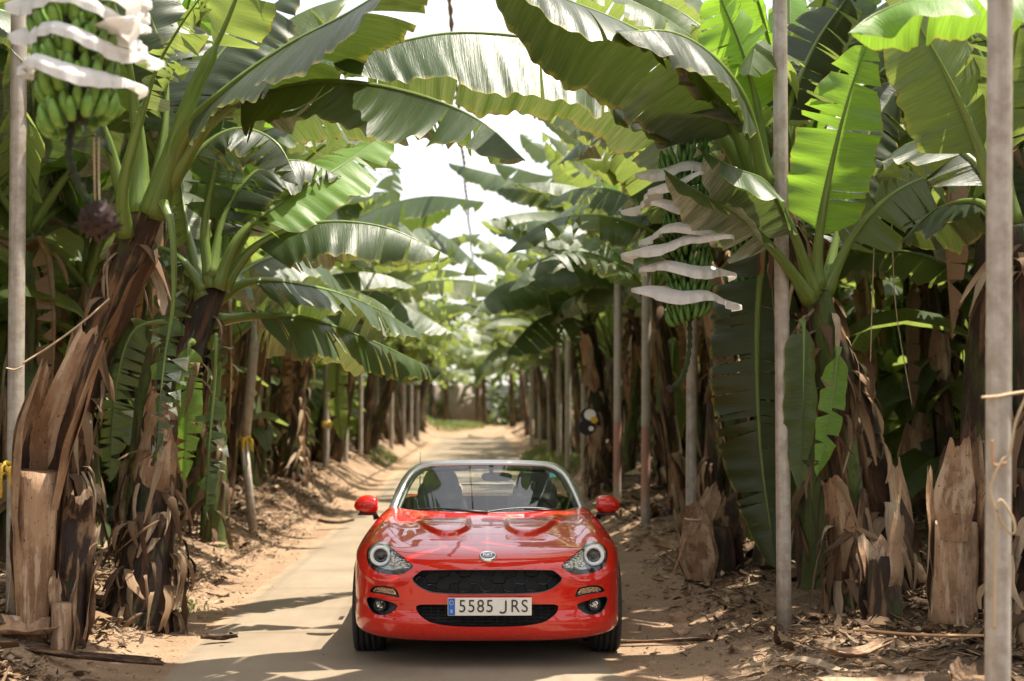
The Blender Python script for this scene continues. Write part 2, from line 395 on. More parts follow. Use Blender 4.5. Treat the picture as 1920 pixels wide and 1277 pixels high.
def body_grid():
    bx = np.linspace(-1, 1, 141)
    yy = np.concatenate([np.linspace(0, .42, 96), np.linspace(.42, 1, 70)[1:]]); by = yy * 2 - 1
    bz = np.linspace(-1, 1, 75)
    V = {}; VL = []; FL = []
    def vid(a, b, c):
        k = (round(a, 6), round(b, 6), round(c, 6))
        if k not in V: V[k] = len(VL); VL.append(k)
        return V[k]
    def face(us, vs, fn, flip):
        for i in range(len(us) - 1):
            for j in range(len(vs) - 1):
                q = [vid(*fn(us[i], vs[j])), vid(*fn(us[i + 1], vs[j])), vid(*fn(us[i + 1], vs[j + 1])), vid(*fn(us[i], vs[j + 1]))]
                FL.append(q[::-1] if flip else q)
    face(bx, bz, lambda u, v: (u, -1., v), False); face(bx, bz, lambda u, v: (u, 1., v), True)
    face(bx, by, lambda u, v: (u, v, 1.), False); face(bx, by, lambda u, v: (u, v, -1.), True)
    face(by, bz, lambda u, v: (1., u, v), False); face(by, bz, lambda u, v: (-1., u, v), True)
    P = np.array(VL)
    a, b, c = P.T
    inn = np.stack([a * .40, .80 + (b + 1) / 2 * 2.6, .47 + c * .05], 1)
    out = np.stack([a * 1.25, -.45 + (b + 1) / 2 * 5.0, .47 + c * .75], 1)
    lo = np.zeros(len(P)); hi = np.ones(len(P))
    for _ in range(26):
        m = (lo + hi) / 2; Q = inn + (out - inn) * m[:, None]; ins = Fb(Q[:, 0], Q[:, 1], Q[:, 2]) < 0
        lo = np.where(ins, m, lo); hi = np.where(ins, hi, m)
    return inn + (out - inn) * lo[:, None], FL

# photograph pixel -> point on the body (car coordinates), by marching the camera ray
def hit(px, py, off=0.0):
    d = (W(px, py, 10) - CAM); d = d / d.y
    ys = np.arange(-.1, 2.2, .004); 
    Q = np.array(CAM)[None] + np.array(d)[None] * (CY + ys)[:, None]
    f = Fb(Q[:, 0], ys, Q[:, 2])
    i = np.argmax(f < 0) if (f < 0).any() else len(ys) - 1
    return np.array([Q[i, 0], ys[i] - off, Q[i, 2]])
def c1(cx, cy): return (640 + cx / 3.193, 840 + cy / 3.193)      # enlarged-crop reading -> photograph pixel
def ysurf(x, z):
    ys = np.arange(-.1, 2.2, .003); f = Fb(np.full_like(ys, x), ys, np.full_like(ys, z)); i = np.argmax(f < 0)
    return ys[i] if f[i] < 0 else 1.0
def zsurf(x, y):
    zs = np.arange(1.1, .3, -.002); f = Fb(np.full_like(zs, x), np.full_like(zs, y), zs); i = np.argmax(f < 0); return zs[i]
def smooth_loop(P, n):
    P = [tuple(p) for p in P]; k = len(P); Q = np.array(P + P[:3], float); Q = np.vstack([P[-1], Q]); out = []
    m = max(2, n // k)
    for i in range(k):
        p0, p1, p2, p3 = Q[i:i + 4]
        for t in np.linspace(0, 1, m, endpoint=False): out.append(.5 * (2 * p1 + (p2 - p0) * t + (2 * p0 - 5 * p1 + 4 * p2 - p3) * t ** 2 + (3 * p1 - p0 - 3 * p2 + p3) * t ** 3))
    return np.array(out)
def outline(pts, n=64):
    """enlarged-crop outline -> (x, z) loop, given for the left lamp or the whole width"""
    L = smooth_loop(pts, n); return [tuple(hit(*c1(a, b))[[0, 2]]) for a, b in L]
def mirror(l): return [(-x, z) for x, z in l][::-1]
def sym(l):  # half outline (x <= 0 side, from top centre round to bottom centre) -> full loop
    return l + [(-x, z) for x, z in l[::-1] if abs(x) > 1e-4]

def prism_y(mb, loop, y0, depth, const=None, m=0):
    """closed prism along y: front cap at y0, back cap follows the body surface + depth"""
    n = len(loop); ys = [ysurf(x, z) for x, z in loop] if const is None else [const - depth] * n
    F0 = [(x, y0, z) for x, z in loop]; B0 = [(x, yb + depth, z) for (x, z), yb in zip(loop, ys)]
    cx = sum(x for x, z in loop) / n; cz = sum(z for x, z in loop) / n
    V = F0 + B0 + [(cx, y0, cz), (cx, (ysurf(cx, cz) if const is None else const - depth) + depth, cz)]
    ar = sum(loop[i][0] * loop[(i + 1) % n][1] - loop[(i + 1) % n][0] * loop[i][1] for i in range(n))
    Fc = []
    for i in range(n):
        j = (i + 1) % n
        Fc += [(i, j, 2 * n), (j, i, n + i, n + j) if False else (i, n + i, n + j, j), (n + j, n + i, 2 * n + 1)]
    if ar < 0: Fc = [f[::-1] for f in Fc]
    mb.add(V, Fc, None, m)
def prism_z(mb, loop, z0, z1, m=0):
    n = len(loop); V = [(x, y, z0) for x, y in loop] + [(x, y, z1) for x, y in loop]
    cx = sum(x for x, _ in loop) / n; cy = sum(y for _, y in loop) / n; V += [(cx, cy, z0), (cx, cy, z1)]
    ar = sum(loop[i][0] * loop[(i + 1) % n][1] - loop[(i + 1) % n][0] * loop[i][1] for i in range(n)); Fc = []
    for i in range(n):
        j = (i + 1) % n; Fc += [(j, i, 2 * n), (i, j, n + j, n + i), (n + i, n + j, 2 * n + 1)]
    if ar < 0: Fc = [f[::-1] for f in Fc]
    mb.add(V, Fc, None, m)
def boolean(o, cutter, op, delete=True):
    md = o.modifiers.new('b', 'BOOLEAN'); md.operation = op; md.object = cutter; md.solver = 'EXACT'; md.material_mode = 'TRANSFER'
    dg = bpy.context.evaluated_depsgraph_get(); dg.update()
    me = bpy.data.meshes.new_from_object(o.evaluated_get(dg), depsgraph=dg)
    o.modifiers.remove(md); o.data = me
    if delete: bpy.data.objects.remove(cutter)
def sharpen(o, ang=32):
    o.data.polygons.foreach_set('use_smooth', [True] * len(o.data.polygons)); o.data.set_sharp_from_angle(angle=R(ang)); o.data.update()

def paint():
    b = NB('red_paint'); p = b.coord()
    fl = b.n('ShaderNodeTexVoronoi'); fl.inputs['Scale'].default_value = 900; b.l(p, fl.inputs['Vector'])
    n = b.noise(p, 3, 4); dirt = b.noise(p, 40, 5, .7); sep = b.n('ShaderNodeSeparateXYZ'); b.l(p, sep.inputs[0])
    c = b.mix(b.math('MULTIPLY', fl.outputs['Distance'], .25), (.55, .010, .004), (.44, .007, .003))
    low = b.math('MULTIPLY', b.mrange(sep.outputs[2], .42, .2), b.mrange(dirt, .45, .7, 0, .3)); c = b.mix(low, c, (.25, .15, .09))
    sh = b.bsdf(c, .35, .1, .0, b.bump(n, .01, .004), 1.0); sh.node.inputs['Coat IOR'].default_value = 1.65; return b.surf(sh)
CM_ = {'lamp_grey': simple('lamp_grey', (.42, .42, .41), .25, metal=.85), 'paint': paint(), 'black': simple('black_trim', (.012, .012, .013), .45, nscale=60), 'gloss': simple('gloss_black', (.006, .006, .008), .12, coat=.5),
       'under': simple('underbody', (.01, .01, .01), .8), 'chrome': simple('chrome', (.75, .75, .76), .12, metal=1), 'silver': simple('silver_frame', (.50, .49, .47), .30, metal=.75, coat=.4),
       'leather': simple('black_leather', (.012, .013, .013), .5, bump=.3, bscale=200), 'tyre': simple('tyre_rubber', (.022, .021, .02), .75, nscale=30, namt=.4, bump=.3),
       'rim': simple('alloy', (.45, .45, .46), .3, metal=.9), 'white_ring': simple('lamp_ring', (.75, .75, .74), .35), 'plate': simple('plate_white', (.66, .63, .56), .45, nscale=20, namt=.06),
       'blue': simple('plate_blue', (.01, .10, .42), .4), 'ink': simple('plate_ink', (.012, .012, .012), .5), 'white': simple('plate_letter_white', (.7, .7, .7), .5), 'greensticker': simple('green_sticker', (.02, .32, .08), .5),
       'bluesticker': simple('blue_sticker', (.12, .45, .55), .5), 'mirror': simple('mirror_glass', (.8, .8, .8), .03, metal=1)}
def facet_lamp(name, c1_, c2_, sc=60, tint=None):
    b = NB(name); p = b.coord(); v = b.n('ShaderNodeTexVoronoi'); v.inputs['Scale'].default_value = sc; b.l(p, v.inputs['Vector'])
    c = b.mix(b.mrange(v.outputs['Distance'], .1, .7), c1_, c2_)
    return b.surf(b.bsdf(c, .16, .5, .85, b.bump(v.outputs['Distance'], .9, .01)))
CM_['reflector'] = facet_lamp('reflector', (.75, .73, .68), (.30, .27, .22)); CM_['amber'] = facet_lamp('amber_reflector', (.80, .48, .30), (.55, .35, .22), 90)
def glass(name, tint, ior=1.5, rough=0.0):
    b = NB(name); t = b.n('ShaderNodeBsdfTransparent'); b.set(t.inputs[0], tint); g = b.n('ShaderNodeBsdfGlossy'); b.set(g.inputs['Roughness'], rough); b.set(g.inputs[0], (1, 1, 1))
    f = b.n('ShaderNodeFresnel'); f.inputs[0].default_value = ior
    geo = b.n('ShaderNodeNewGeometry'); ff = b.math('MULTIPLY', f.outputs[0], b.math('SUBTRACT', 1.0, geo.outputs['Backfacing']))
    return b.surf(b.mixsh(ff, t.outputs[0], g.outputs[0]))
CM_['glass'] = glass('windscreen_glass', (.80, .88, .83), 1.62); CM_['lens'] = glass('clear_lens', (.95, .95, .95), 1.45)

car = empty('roadster', (0, CY, 0), 'glossy red two seat convertible parked on the road with its roof down, facing the camera', 'car')
CP = lambda o: (setattr(o, 'parent', car), o)[1]
BV, BF = body_grid()
bo = mesh_obj('body', BV, BF, [CM_['paint'], CM_['black'], CM_['under']])
# outlines read off the photograph
HL = outline([(152, 640), (166, 596), (215, 574), (285, 588), (338, 628), (388, 668), (428, 706), (404, 734), (345, 758), (270, 754), (205, 735), (166, 700)], 96)
UG = [(x, z) for x, z in outline([(475, 732), (580, 729), (700, 728), (877, 728), (877, 800), (877, 876), (700, 876), (560, 870), (500, 848), (450, 815), (424, 778), (440, 748)], 96)]
def half_to_full(poly, n):
    """open left half polyline in crop coordinates from the top centre to the bottom centre"""
    P = catmull([(a, b, 0) for a, b in poly], n); l = [hit(*c1(a, b)) for a, b, _ in P]; l = [(min(0.0, p[0]), p[2]) for p in l]
    l[0] = (0.0, l[0][1]); l[-1] = (0.0, l[-1][1]); return l + [(-x, z) for x, z in l[-2:0:-1]]
UG = half_to_full([(877, 729), (700, 729), (560, 730), (483, 732), (474, 736), (446, 758), (424, 782), (446, 818), (500, 852), (560, 869), (700, 877), (877, 877)], 60)
LG = half_to_full([(877, 938), (700, 938), (520, 937), (462, 940), (447, 958), (470, 1000), (530, 1042), (620, 1062), (740, 1070), (877, 1071)], 56)
TS = outline([(174, 862), (190, 832), (235, 824), (290, 832), (328, 845), (346, 893), (300, 886), (230, 872)], 48)
FG = outline([(158, 896), (240, 906), (332, 938), (312, 975), (262, 999), (200, 990), (165, 950)], 48)
cut = MB()
for l in (HL, mirror(HL)): prism_y(cut, l, -.3, .11)
prism_y(cut, UG, -.3, .14); prism_y(cut, LG, -.3, .16)
for l in (TS, mirror(TS)): prism_y(cut, l, -.3, .028)
for l in (FG, mirror(FG)): prism_y(cut, l, -.3, .06)
for yw in (.86, 3.17):
    for s in (1, -1):
        n = 56; a = [2 * math.pi * k / n for k in range(n)]
        x0, x1 = s * .60, s * 1.1
        V = [(x0, yw + .345 * math.cos(t), .325 + .345 * math.sin(t)) for t in a] + [(x1, yw + .345 * math.cos(t), .325 + .345 * math.sin(t)) for t in a]
        Fc = [tuple(range(n)), tuple(range(2 * n - 1, n - 1, -1))] + [(k, n + k, n + (k + 1) % n, (k + 1) % n) for k in range(n)]
        if s > 0: Fc = [f[::-1] for f in Fc]
        cut.add(V, Fc)
cock = smooth_loop([(-.60, 1.60), (-.3, 1.46), (0, 1.43), (.3, 1.46), (.60, 1.60), (.66, 2.0), (.66, 2.7), (.55, 3.0), (0, 3.02), (-.55, 3.0), (-.66, 2.7), (-.66, 2.0)], 96)
prism_z(cut, [tuple(p) for p in cock], .36, 1.4)
co = cut.build('cut', CM_['black'])
bm = bmesh.new(); bm.from_mesh(co.data); bmesh.ops.recalc_face_normals(bm, faces=bm.faces); bm.to_mesh(co.data); bm.free()
boolean(bo, co, 'DIFFERENCE')
# bonnet and doors are panels of their own, a few millimetres clear of the body
def inset(loop, d):
    L = np.array(loop); c = L.mean(0); n = len(L); T = np.roll(L, -1, 0) - np.roll(L, 1, 0); N_ = np.stack([T[:, 1], -T[:, 0]], 1); N_ /= np.linalg.norm(N_, axis=1)[:, None] + 1e-9
    ar = np.sum(L[:, 0] * np.roll(L[:, 1], -1) - np.roll(L[:, 0], -1) * L[:, 1])
    return [tuple(p) for p in (L - N_ * d * (1 if ar > 0 else -1))]
def panel(name, loop, kind, lo, hi, gap=.0035):
    a = MB(); b = MB(); 
    if kind == 'z': prism_z(a, loop, lo - .004, hi); prism_z(b, inset(loop, gap), lo, hi + .1)
    else:
        n = len(loop)
        for mbx, lp, l0, h0 in ((a, loop, lo - kind * .004, hi), (b, inset(loop, gap), lo, hi + kind * .1)):
            V = [(l0, y, z) for y, z in lp] + [(h0, y, z) for y, z in lp]; Fc = [tuple(range(n)), tuple(range(2 * n - 1, n - 1, -1))] + [(k, n + k, n + (k + 1) % n, (k + 1) % n) for k in range(n)]
            mbx.add(V, Fc)
    objs = []
    for mbx in (a, b):
        o = mbx.build('cut', CM_['black']); g = bmesh.new(); g.from_mesh(o.data); bmesh.ops.recalc_face_normals(g, faces=g.faces); g.to_mesh(o.data); g.free(); objs.append(o)
    p = mesh_obj(name, [(0, 0, 0)], [], CM_['paint']); p.data = bo.data.copy()
    boolean(p, objs[1], 'INTERSECT'); boolean(bo, objs[0], 'DIFFERENCE')
    sharpen(p); p.parent = car; return p
ha = catmull([(0, .318, 0), (-.25, .320, 0), (-.485, .328, 0)], 14); hb2 = catmull([(-.492, .334, 0), (-.58, .50, 0), (-.66, .75, 0), (-.715, 1.0, 0), (-.735, 1.2, 0), (-.71, 1.40, 0), (-.62, 1.47, 0), (-.3, 1.36, 0), (0, 1.33, 0)], 44)
hh = [tuple(p[:2]) for p in np.vstack([ha, hb2])]; hh[0] = (0, hh[0][1]); hh[-1] = (0, hh[-1][1])
panel('bonnet', hh + [(-x, y) for x, y in hh[-2:0:-1]], 'z', .60, 1.2)
for s in (-1, 1):
    dl_ = smooth_loop([(1.42, .30), (1.38, .60), (1.42, .86), (1.8, .98), (2.45, .98), (2.62, .84), (2.60, .55), (2.40, .30), (1.9, .235)], 72)
    d = panel('door', [tuple(p) for p in dl_], s, s * .72, s * 1.0)
    hb = MB(); box(hb, (s * .868, 2.35, .72), (.03, .2, .03), bev=.01); hb.build('handle', CM_['paint'], d)
# dark floor
bm = bmesh.new(); bm.from_mesh(bo.data)
for f in bm.faces:
    c_ = f.calc_center_median()
    if f.normal.z < -.3 and c_.z < .32 and c_.y > .30 and abs(c_.x) < .60: f.material_index = 2 if len(bo.data.materials) > 2 else 1
bm.to_mesh(bo.data); bm.free()
sharpen(bo); bo.parent = car

# grilles
def in_poly(x, z, loop):
    c = False; n = len(loop)
    for i in range(n):
        x1, z1 = loop[i]; x2, z2 = loop[(i + 1) % n]
        if (z1 > z) != (z2 > z) and x < (x2 - x1) * (z - z1) / (z2 - z1) + x1: c = not c
    return c
def tube_xz(mb, pts, dy, r, sides=6, m=0, closed=False):
    P = [(x, ysurf(x, z) + dy, z) for x, z in pts]
    if closed: P.append(P[0])
    tube(mb, P, r, sides, m)
gm = MB(); z_hi = max(z for x, z in UG); z_lo = min(z for x, z in UG); nr_ = 4; ph_ = (z_hi - z_lo) / 3.4; pw = .137
for r in range(5):
    zc_ = z_hi - .004 - (r + .5) * ph_
    for k in range(-5, 6):
        x0 = (k + (.5 if r % 2 else 0)) * pw; seg = []
        prof = [(-.5, .46), (-.36, .42), (-.30, .0), (-.22, -.36), (0, -.40), (.22, -.36), (.30, 0), (.36, .42), (.5, .46)]
        run = []
        for (ax, az) in catmull([(a, b, 0) for a, b in prof], 22)[:, :2]:
            xx, zz = x0 + ax * pw, zc_ + az * ph_
            if in_poly(xx, zz, UG): run.append((xx, zz))
            elif len(run) > 2: tube_xz(gm, run, .035, .0042, 5); run = []
            else: run = []
        if len(run) > 2: tube_xz(gm, run, .035, .0042, 5)
g_ = gm.build('upper_grille', CM_['gloss'], car)
bk = MB(); n = len(UG); 
for lp, dd in ((UG, .07), (LG, .07)):
    L = [(x * .97, (z - .0) ) for x, z in lp]; cx = 0; cz = sum(z for _, z in lp) / len(lp)
    V = [(x, ysurf(x, z) + dd, z) for x, z in lp] + [(0, ysurf(0, cz) + dd, cz)]; bk.add(V, [(i, (i + 1) % len(lp), len(lp)) for i in range(len(lp))])
bk.build('grille_backing', CM_['under'], car)
fr_ = MB(); tube_xz(fr_, UG, .008, .0075, 8, closed=True); fr_.build('grille_surround', CM_['gloss'], car)
lg = MB(); zs = np.linspace(min(z for _, z in LG), max(z for _, z in LG), 8)[1:-1]
for zz in zs:
    run = [(x, zz) for x in np.linspace(-.5, .5, 60) if in_poly(x, zz, LG)]
    if len(run) > 3: tube_xz(lg, run, .05, .003, 4)
for xx in np.arange(-.48, .5, .045):
    run = [(xx, z) for z in np.linspace(.2, .5, 40) if in_poly(xx, z, LG)]
    if len(run) > 3: tube_xz(lg, run, .052, .003, 4)
lg.build('lower_grille', CM_['black'], car)

# lamps
def conform_patch(loop, off, rings=7, sc=1.0):
    c = np.mean(loop, 0); V = []; Fc = []; n = len(loop)
    for r in range(rings):
        k = 1 - r / rings
        for x, z in loop:
            q = c + (np.array([x, z]) - c) * k * sc; V.append((q[0], ysurf(*q) + off, q[1]))
    V.append((c[0], ysurf(*c) + off, c[1]))
    for r in range(rings - 1):
        for i in range(n): j = (i + 1) % n; Fc.append((r * n + i, r * n + j, (r + 1) * n + j, (r + 1) * n + i))
    for i in range(n): Fc.append(((rings - 1) * n + i, (rings - 1) * n + (i + 1) % n, rings * n))
    ar = sum(loop[i][0] * loop[(i + 1) % n][1] - loop[(i + 1) % n][0] * loop[i][1] for i in range(n))
    if ar < 0: Fc = [f[::-1] for f in Fc]
    return V, Fc
def lathe(mb, c, prof, n=40, m=0, ax='y'):
    V = []
    for r, d in prof:
        for k in range(n): a = 2 * math.pi * k / n; V.append((c[0] + r * math.cos(a), c[1] + d, c[2] + r * math.sin(a)))
    mb.add(V, [(i * n + k, i * n + (k + 1) % n, (i + 1) * n + (k + 1) % n, (i + 1) * n + k) for i in range(len(prof) - 1) for k in range(n)], None, m)
for s in (1, -1):
    lp = HL if s == 1 else mirror(HL); sx = s
    px_, py_ = c1(232, 650); hc = hit(px_, py_); hc[0] *= sx
    V, Fc = conform_patch(lp, .002); hl = mesh_obj('headlight', V, Fc, CM_['lens'], car)
    b = MB(); V, Fc = conform_patch(lp, .095); b.add(V, Fc); b.build('housing', CM_['lamp_grey'], hl)
    y0 = hc[1] + .035
    b = MB(); lathe(b, (hc[0], y0, hc[2]), [(.064, .02), (.066, .0), (.060, -.010), (.050, -.008), (.044, .012), (.046, .03)]); b.build('light_ring', CM_['white_ring'], hl)
    b = MB(); lathe(b, (hc[0], y0 + .012, hc[2]), [(.045, -.006), (.040, -.004), (.040, .03)], m=0); b.build('bezel', CM_['chrome'], hl)
    b = MB(); lathe(b, (hc[0], y0 + .02, hc[2]), [(.040, .004), (.034, -.008), (.022, -.020), (.010, -.025), (.0005, -.026)]); b.build('projector_lens', CM_['gloss'], hl)
    # outer dark bezel behind ring and the faceted inner reflector
    b = MB(); lathe(b, (hc[0], y0 + .02, hc[2]), [(.066, .0), (.080, .01), (.085, .05)]); b.build('bowl', CM_['lamp_grey'], hl)
    ref = [c1(a, b_) for a, b_ in [(300, 615), (340, 640), (385, 675), (418, 706), (400, 722), (350, 728), (300, 722), (285, 700), (297, 670)]]
    rl = [hit(*q) for q in ref]; rl = [(sx * p[0], p[2]) for p in rl]; rl = [tuple(p) for p in smooth_loop(rl, 45)]
    b = MB(); V, Fc = conform_patch(rl, .035); b.add(V, Fc); b.build('reflector', CM_['reflector'], hl)
    mk_ = [(sx * p[0], p[2]) for p in (hit(*c1(a, b_)) for a, b_ in [(192, 706), (235, 727), (300, 737), (360, 736), (414, 716), (404, 733), (345, 756), (270, 752), (205, 733)])]; mk_ = [tuple(p) for p in smooth_loop(mk_, 45)]
    b = MB(); V, Fc = conform_patch(mk_, .012); b.add(V, Fc); b.build('lower_mask', CM_['gloss'], hl)
    ts = TS if s == 1 else mirror(TS); c_ = np.mean(ts, 0)
    V, Fc = conform_patch([tuple(p) for p in (np.array(ts) - c_) * np.array([.84, .68]) + c_], .004); tl = mesh_obj('turn_signal', V, Fc, CM_['lens'], car)
    b = MB(); V, Fc = conform_patch([tuple(p) for p in (np.array(ts) - c_) * np.array([.80, .62]) + c_], .016); b.add(V, Fc); b.build('amber_reflector', CM_['amber'], tl)
    px_, py_ = c1(230, 943); fc = hit(px_, py_); b = MB(); c0 = (sx * fc[0], fc[1] + .012, fc[2])
    lathe(b, c0, [(.040, .03), (.040, 0), (.033, -.006), (.029, 0), (.029, .02)]); fo = b.build('fog_lamp', CM_['black'], car)
    b = MB(); lathe(b, c0, [(.029, .006), (.022, -.002), (.010, -.006), (.0005, -.007)], 28); b.build('lens', CM_['reflector'], fo)
    fg = FG if s == 1 else mirror(FG)
    b = MB(); tube_xz(b, fg, .0015, .0032, 6, closed=True); tube_xz(b, ts, .0015, .0028, 6, closed=True); b.build('lamp_trim', CM_['gloss'], car)
    # raised crease of the chin below the fog lamp
    P = [hit(*c1(a, b_)) for a, b_ in catmull([(255, 1006, 0), (340, 1020, 0), (440, 1048, 0), (540, 1070, 0)], 14)[:, :2]]
    b = MB(); tube(b, [(sx * p[0], p[1] + .004, p[2]) for p in P], np.linspace(.012, .004, 14), 8, flat=.6); b.build('chin_blade', CM_['paint'], car)
# wheels
def wheel(x, y, s):
    b = MB(); w_ = .205; r = .318; n = 72; prof = [(.225, -.09), (.27, -.100), (.300, -.097), (.312, -.085)]
    tr = [(.318, -.078)]
    for g in (-.055, -.02, .02, .055): tr += [(.319, g - .006), (.310, g - .005), (.310, g + .005), (.319, g + .006)]
    prof = prof + tr + [(.318, .078), (.312, .085), (.300, .097), (.27, .100), (.225, .09)]
    V = []
    for rr_, d in prof:
        for k in range(n):
            a = 2 * math.pi * k / n; r2 = rr_ - (.004 if (rr_ > .311 and abs(d) > .06 and k % 2) else 0)
            V.append((x + d, y + r2 * math.cos(a), r + r2 * math.sin(a)))
    b.add(V, [(i * n + k, i * n + (k + 1) % n, (i + 1) * n + (k + 1) % n, (i + 1) * n + k) for i in range(len(prof) - 1) for k in range(n)])
    root = b.build('wheel', CM_['tyre'], car); b2 = MB(); V = []
    pr_ = [(.228, .088), (.222, .095), (.205, .06), (.20, -.07)]
    for rr_, d in pr_:
        for k in range(n): a = 2 * math.pi * k / n; V.append((x + s * d, y + rr_ * math.cos(a), r + rr_ * math.sin(a)))
    b2.add(V, [(i * n + k, i * n + (k + 1) % n, (i + 1) * n + (k + 1) % n, (i + 1) * n + k) for i in range(3) for k in range(n)])
    for k in range(5):
        for dd in (-.12, .12):
            a = 2 * math.pi * k / 5 + dd; P = [(x + s * .075, y + q * math.cos(a), r + q * math.sin(a)) for q in (.03, .12, .212)]
            tube(b2, P, [.03, .018, .016], 8)
    tube(b2, [(x + s * .03, y, r), (x + s * .085, y, r)], .045, 16); tube(b2, [(x - s * .06, y, r), (x + s * .02, y, r)], .13, 24)
    b2.build('rim', CM_['rim'], root)
for s in (1, -1):
    for yw in (.86, 3.17): wheel(s * .778, yw, s)
ub = MB(); box(ub, (0, 2.0, .27), (1.15, 3.2, .12)); ub.build('underfloor', CM_['under'], car)

# windscreen
def wy(x, z): return 1.38 + .30 * (abs(x) / .70) ** 2.2 * (1 - .35 * (z - .87) / .33) + (z - .87) * 1.86
def wpt(cx, cy, off=0):   # crop coordinates -> point on the windscreen surface
    px_, py_ = c1(cx, cy); D = CY + 1.6
    for _ in range(12):
        p = W(px_, py_, D); D = CY + wy(p.x, p.z) + off
    return (p.x, p.z)
Gi = [(877, 104), (700, 106), (560, 112), (500, 120), (462, 138), (425, 170), (385, 235), (355, 295), (333, 345), (318, 386)]
Go = [(877, 70), (700, 72), (560, 78), (490, 86), (440, 104), (398, 138), (358, 190), (322, 262), (296, 330), (268, 398)]
Gb = [(877, 124), (700, 126), (560, 132), (510, 138), (476, 154), (444, 186), (408, 245), (384, 300), (364, 345), (345, 386)]
def half(poly, n=40): return [wpt(a, b) for a, b in catmull([(a, b, 0) for a, b in poly], n)[:, :2]]
hi_, ho_, hb_ = half(Gi), half(Go), half(Gb)
def full(h): return [(-abs(x), z) for x, z in h[::-1]] + [(abs(x), z) for x, z in h[1:]]
fi, fo_, fb_ = full(hi_), full(ho_), full(hb_)
b = MB(); n = len(fi); V = []
lay = [(fi, -.004), (fo_, -.012), ([((a[0] + c[0]) / 2, (a[1] + c[1]) / 2 + .003) for a, c in zip(fi, fo_)], -.022), (fo_, .04), (fi, .03)]
ordr = [0, 2, 1, 3, 4]
for k in ordr:
    lp, off = lay[k]; V += [(x, wy(x, z) + off, z) for x, z in lp]
Fc = [(r * n + i, r * n + i + 1, (r + 1) * n + i + 1, (r + 1) * n + i) for r in range(4) for i in range(n - 1)] + [(4 * n + i, 4 * n + i + 1, i + 1, i) for i in range(n - 1)]
b.add(V, Fc); ws = b.build('windscreen_frame', CM_['silver'], car)
b = MB(); b.add([(x, wy(x, z) - .001, z) for x, z in fi] + [(x, wy(x, z) + .001, z) for x, z in fb_] + [(x, wy(x, z) + .03, z) for x, z in fb_], [(i, i + 1, n + i + 1, n + i) for i in range(n - 1)] + [(n + i, n + i + 1, 2 * n + i + 1, 2 * n + i) for i in range(n - 1)])
b.build('inner_seal', CM_['black'], car)
# glass as a grid inside the inner outline
V = []; G = 22
zb = min(z for _, z in fi)
for i in range(n):
    x, z = fi[i]
    for j in range(G):
        t = j / (G - 1); V.append((x, wy(x, zb - .03 + (z - zb + .03) * t) - .002, zb - .03 + (z - zb + .03) * t))
b = MB(); b.add(V, [(i * G + j, (i + 1) * G + j, (i + 1) * G + j + 1, i * G + j + 1) for i in range(n - 1) for j in range(G - 1)]); wg = b.build('windscreen', CM_['glass'], car)
# stickers on the glass
for (x0, y0, x1, y1, mt, nm) in ((445, 137, 496, 158, 'greensticker', 'sticker'), (1254, 150, 1292, 176, 'bluesticker', 'sticker')):
    q = []
    for (a, c_) in ((x0, y1), (x1, y1), (x1, y0), (x0, y0)):
        a2 = 877 * 2 - a if a > 877 else a; p = wpt(a2, c_); q.append(((-1 if a > 877 else 1) * p[0], wy(*p) + .004, p[1]))
    b = MB(); b.add(q, [(0, 1, 2, 3)]); tg = b.build(nm, CM_[mt], wg, smooth=False)
# cowl and wipers
b = MB()
P = [(x, wy(x, .87) - .075 + .03 * (abs(x) / .66) ** 2, .862 + .010) for x in np.linspace(-.64, .64, 40)]
V = []
for x, y, z in P: V += [(x, y - .03, zsurf(x, y - .03) - .012), (x, y + .02, .878), (x, y + .10, .876), (x, y + .10, .80)]
b.add(V, [(i * 4 + j, i * 4 + j + 1, (i + 1) * 4 + j + 1, (i + 1) * 4 + j) for i in range(39) for j in range(3)]); b.build('cowl', CM_['black'], car)
for (xa, xb, z1) in ((-.62, .02, .03), (-.05, .58, .035)):
    b = MB(); Pw = [(x, wy(x, .885 + z1 * math.sin((x - xa) / (xb - xa) * 3.1)) - .014, .884 + z1 * math.sin((x - xa) / (xb - xa) * 3.1) * .8) for x in np.linspace(xa, xb, 16)]
    tube(b, Pw, .006, 6); x2 = xb; tube(b, [(x2 - .02, wy(x2, .88) - .05, .888), ((xa + xb) / 2, wy((xa + xb) / 2, .905) - .03, .905)], [.012, .007], 6); b.build('wiper', CM_['black'], car)
# interior
def seat(x):
    root = MB(); prof = [(2.46, .45, .20), (2.50, .62, .245), (2.53, .78, .24), (2.56, .90, .20), (2.575, .98, .155), (2.585, 1.04, .145), (2.595, 1.10, .128), (2.60, 1.14, .10)]
    P = catmull([(y, z, w_) for y, z, w_ in prof], 26); V = []; ns = 26
    for y, z, w_ in P:
        th = .075 if z < .95 else .055
        for k in range(ns):
            a = 2 * math.pi * k / ns; ca, sa = math.cos(a), math.sin(a); e = .6
            V.append((x + w_ * math.copysign(abs(ca) ** e, ca), y + th * math.copysign(abs(sa) ** e, sa) - .03 * abs(ca) ** 3, z))
    m = len(P); Fc = [(i * ns + k, i * ns + (k + 1) % ns, (i + 1) * ns + (k + 1) % ns, (i + 1) * ns + k) for i in range(m - 1) for k in range(ns)] + [tuple((m - 1) * ns + k for k in range(ns))]
    root.add(V, Fc); o = root.build('seat', CM_['leather'], car)
    c = MB(); box(c, (x, 2.18, .42), (.48, .52, .16), bev=.05); c.build('seat_cushion', CM_['leather'], o)
seat(-.37); seat(.37)
b = MB()
V = []; m = 40; prof = [(0, -.05), (.02, .0), (.10, .006), (.20, .0), (.26, -.05), (.28, -.25)]
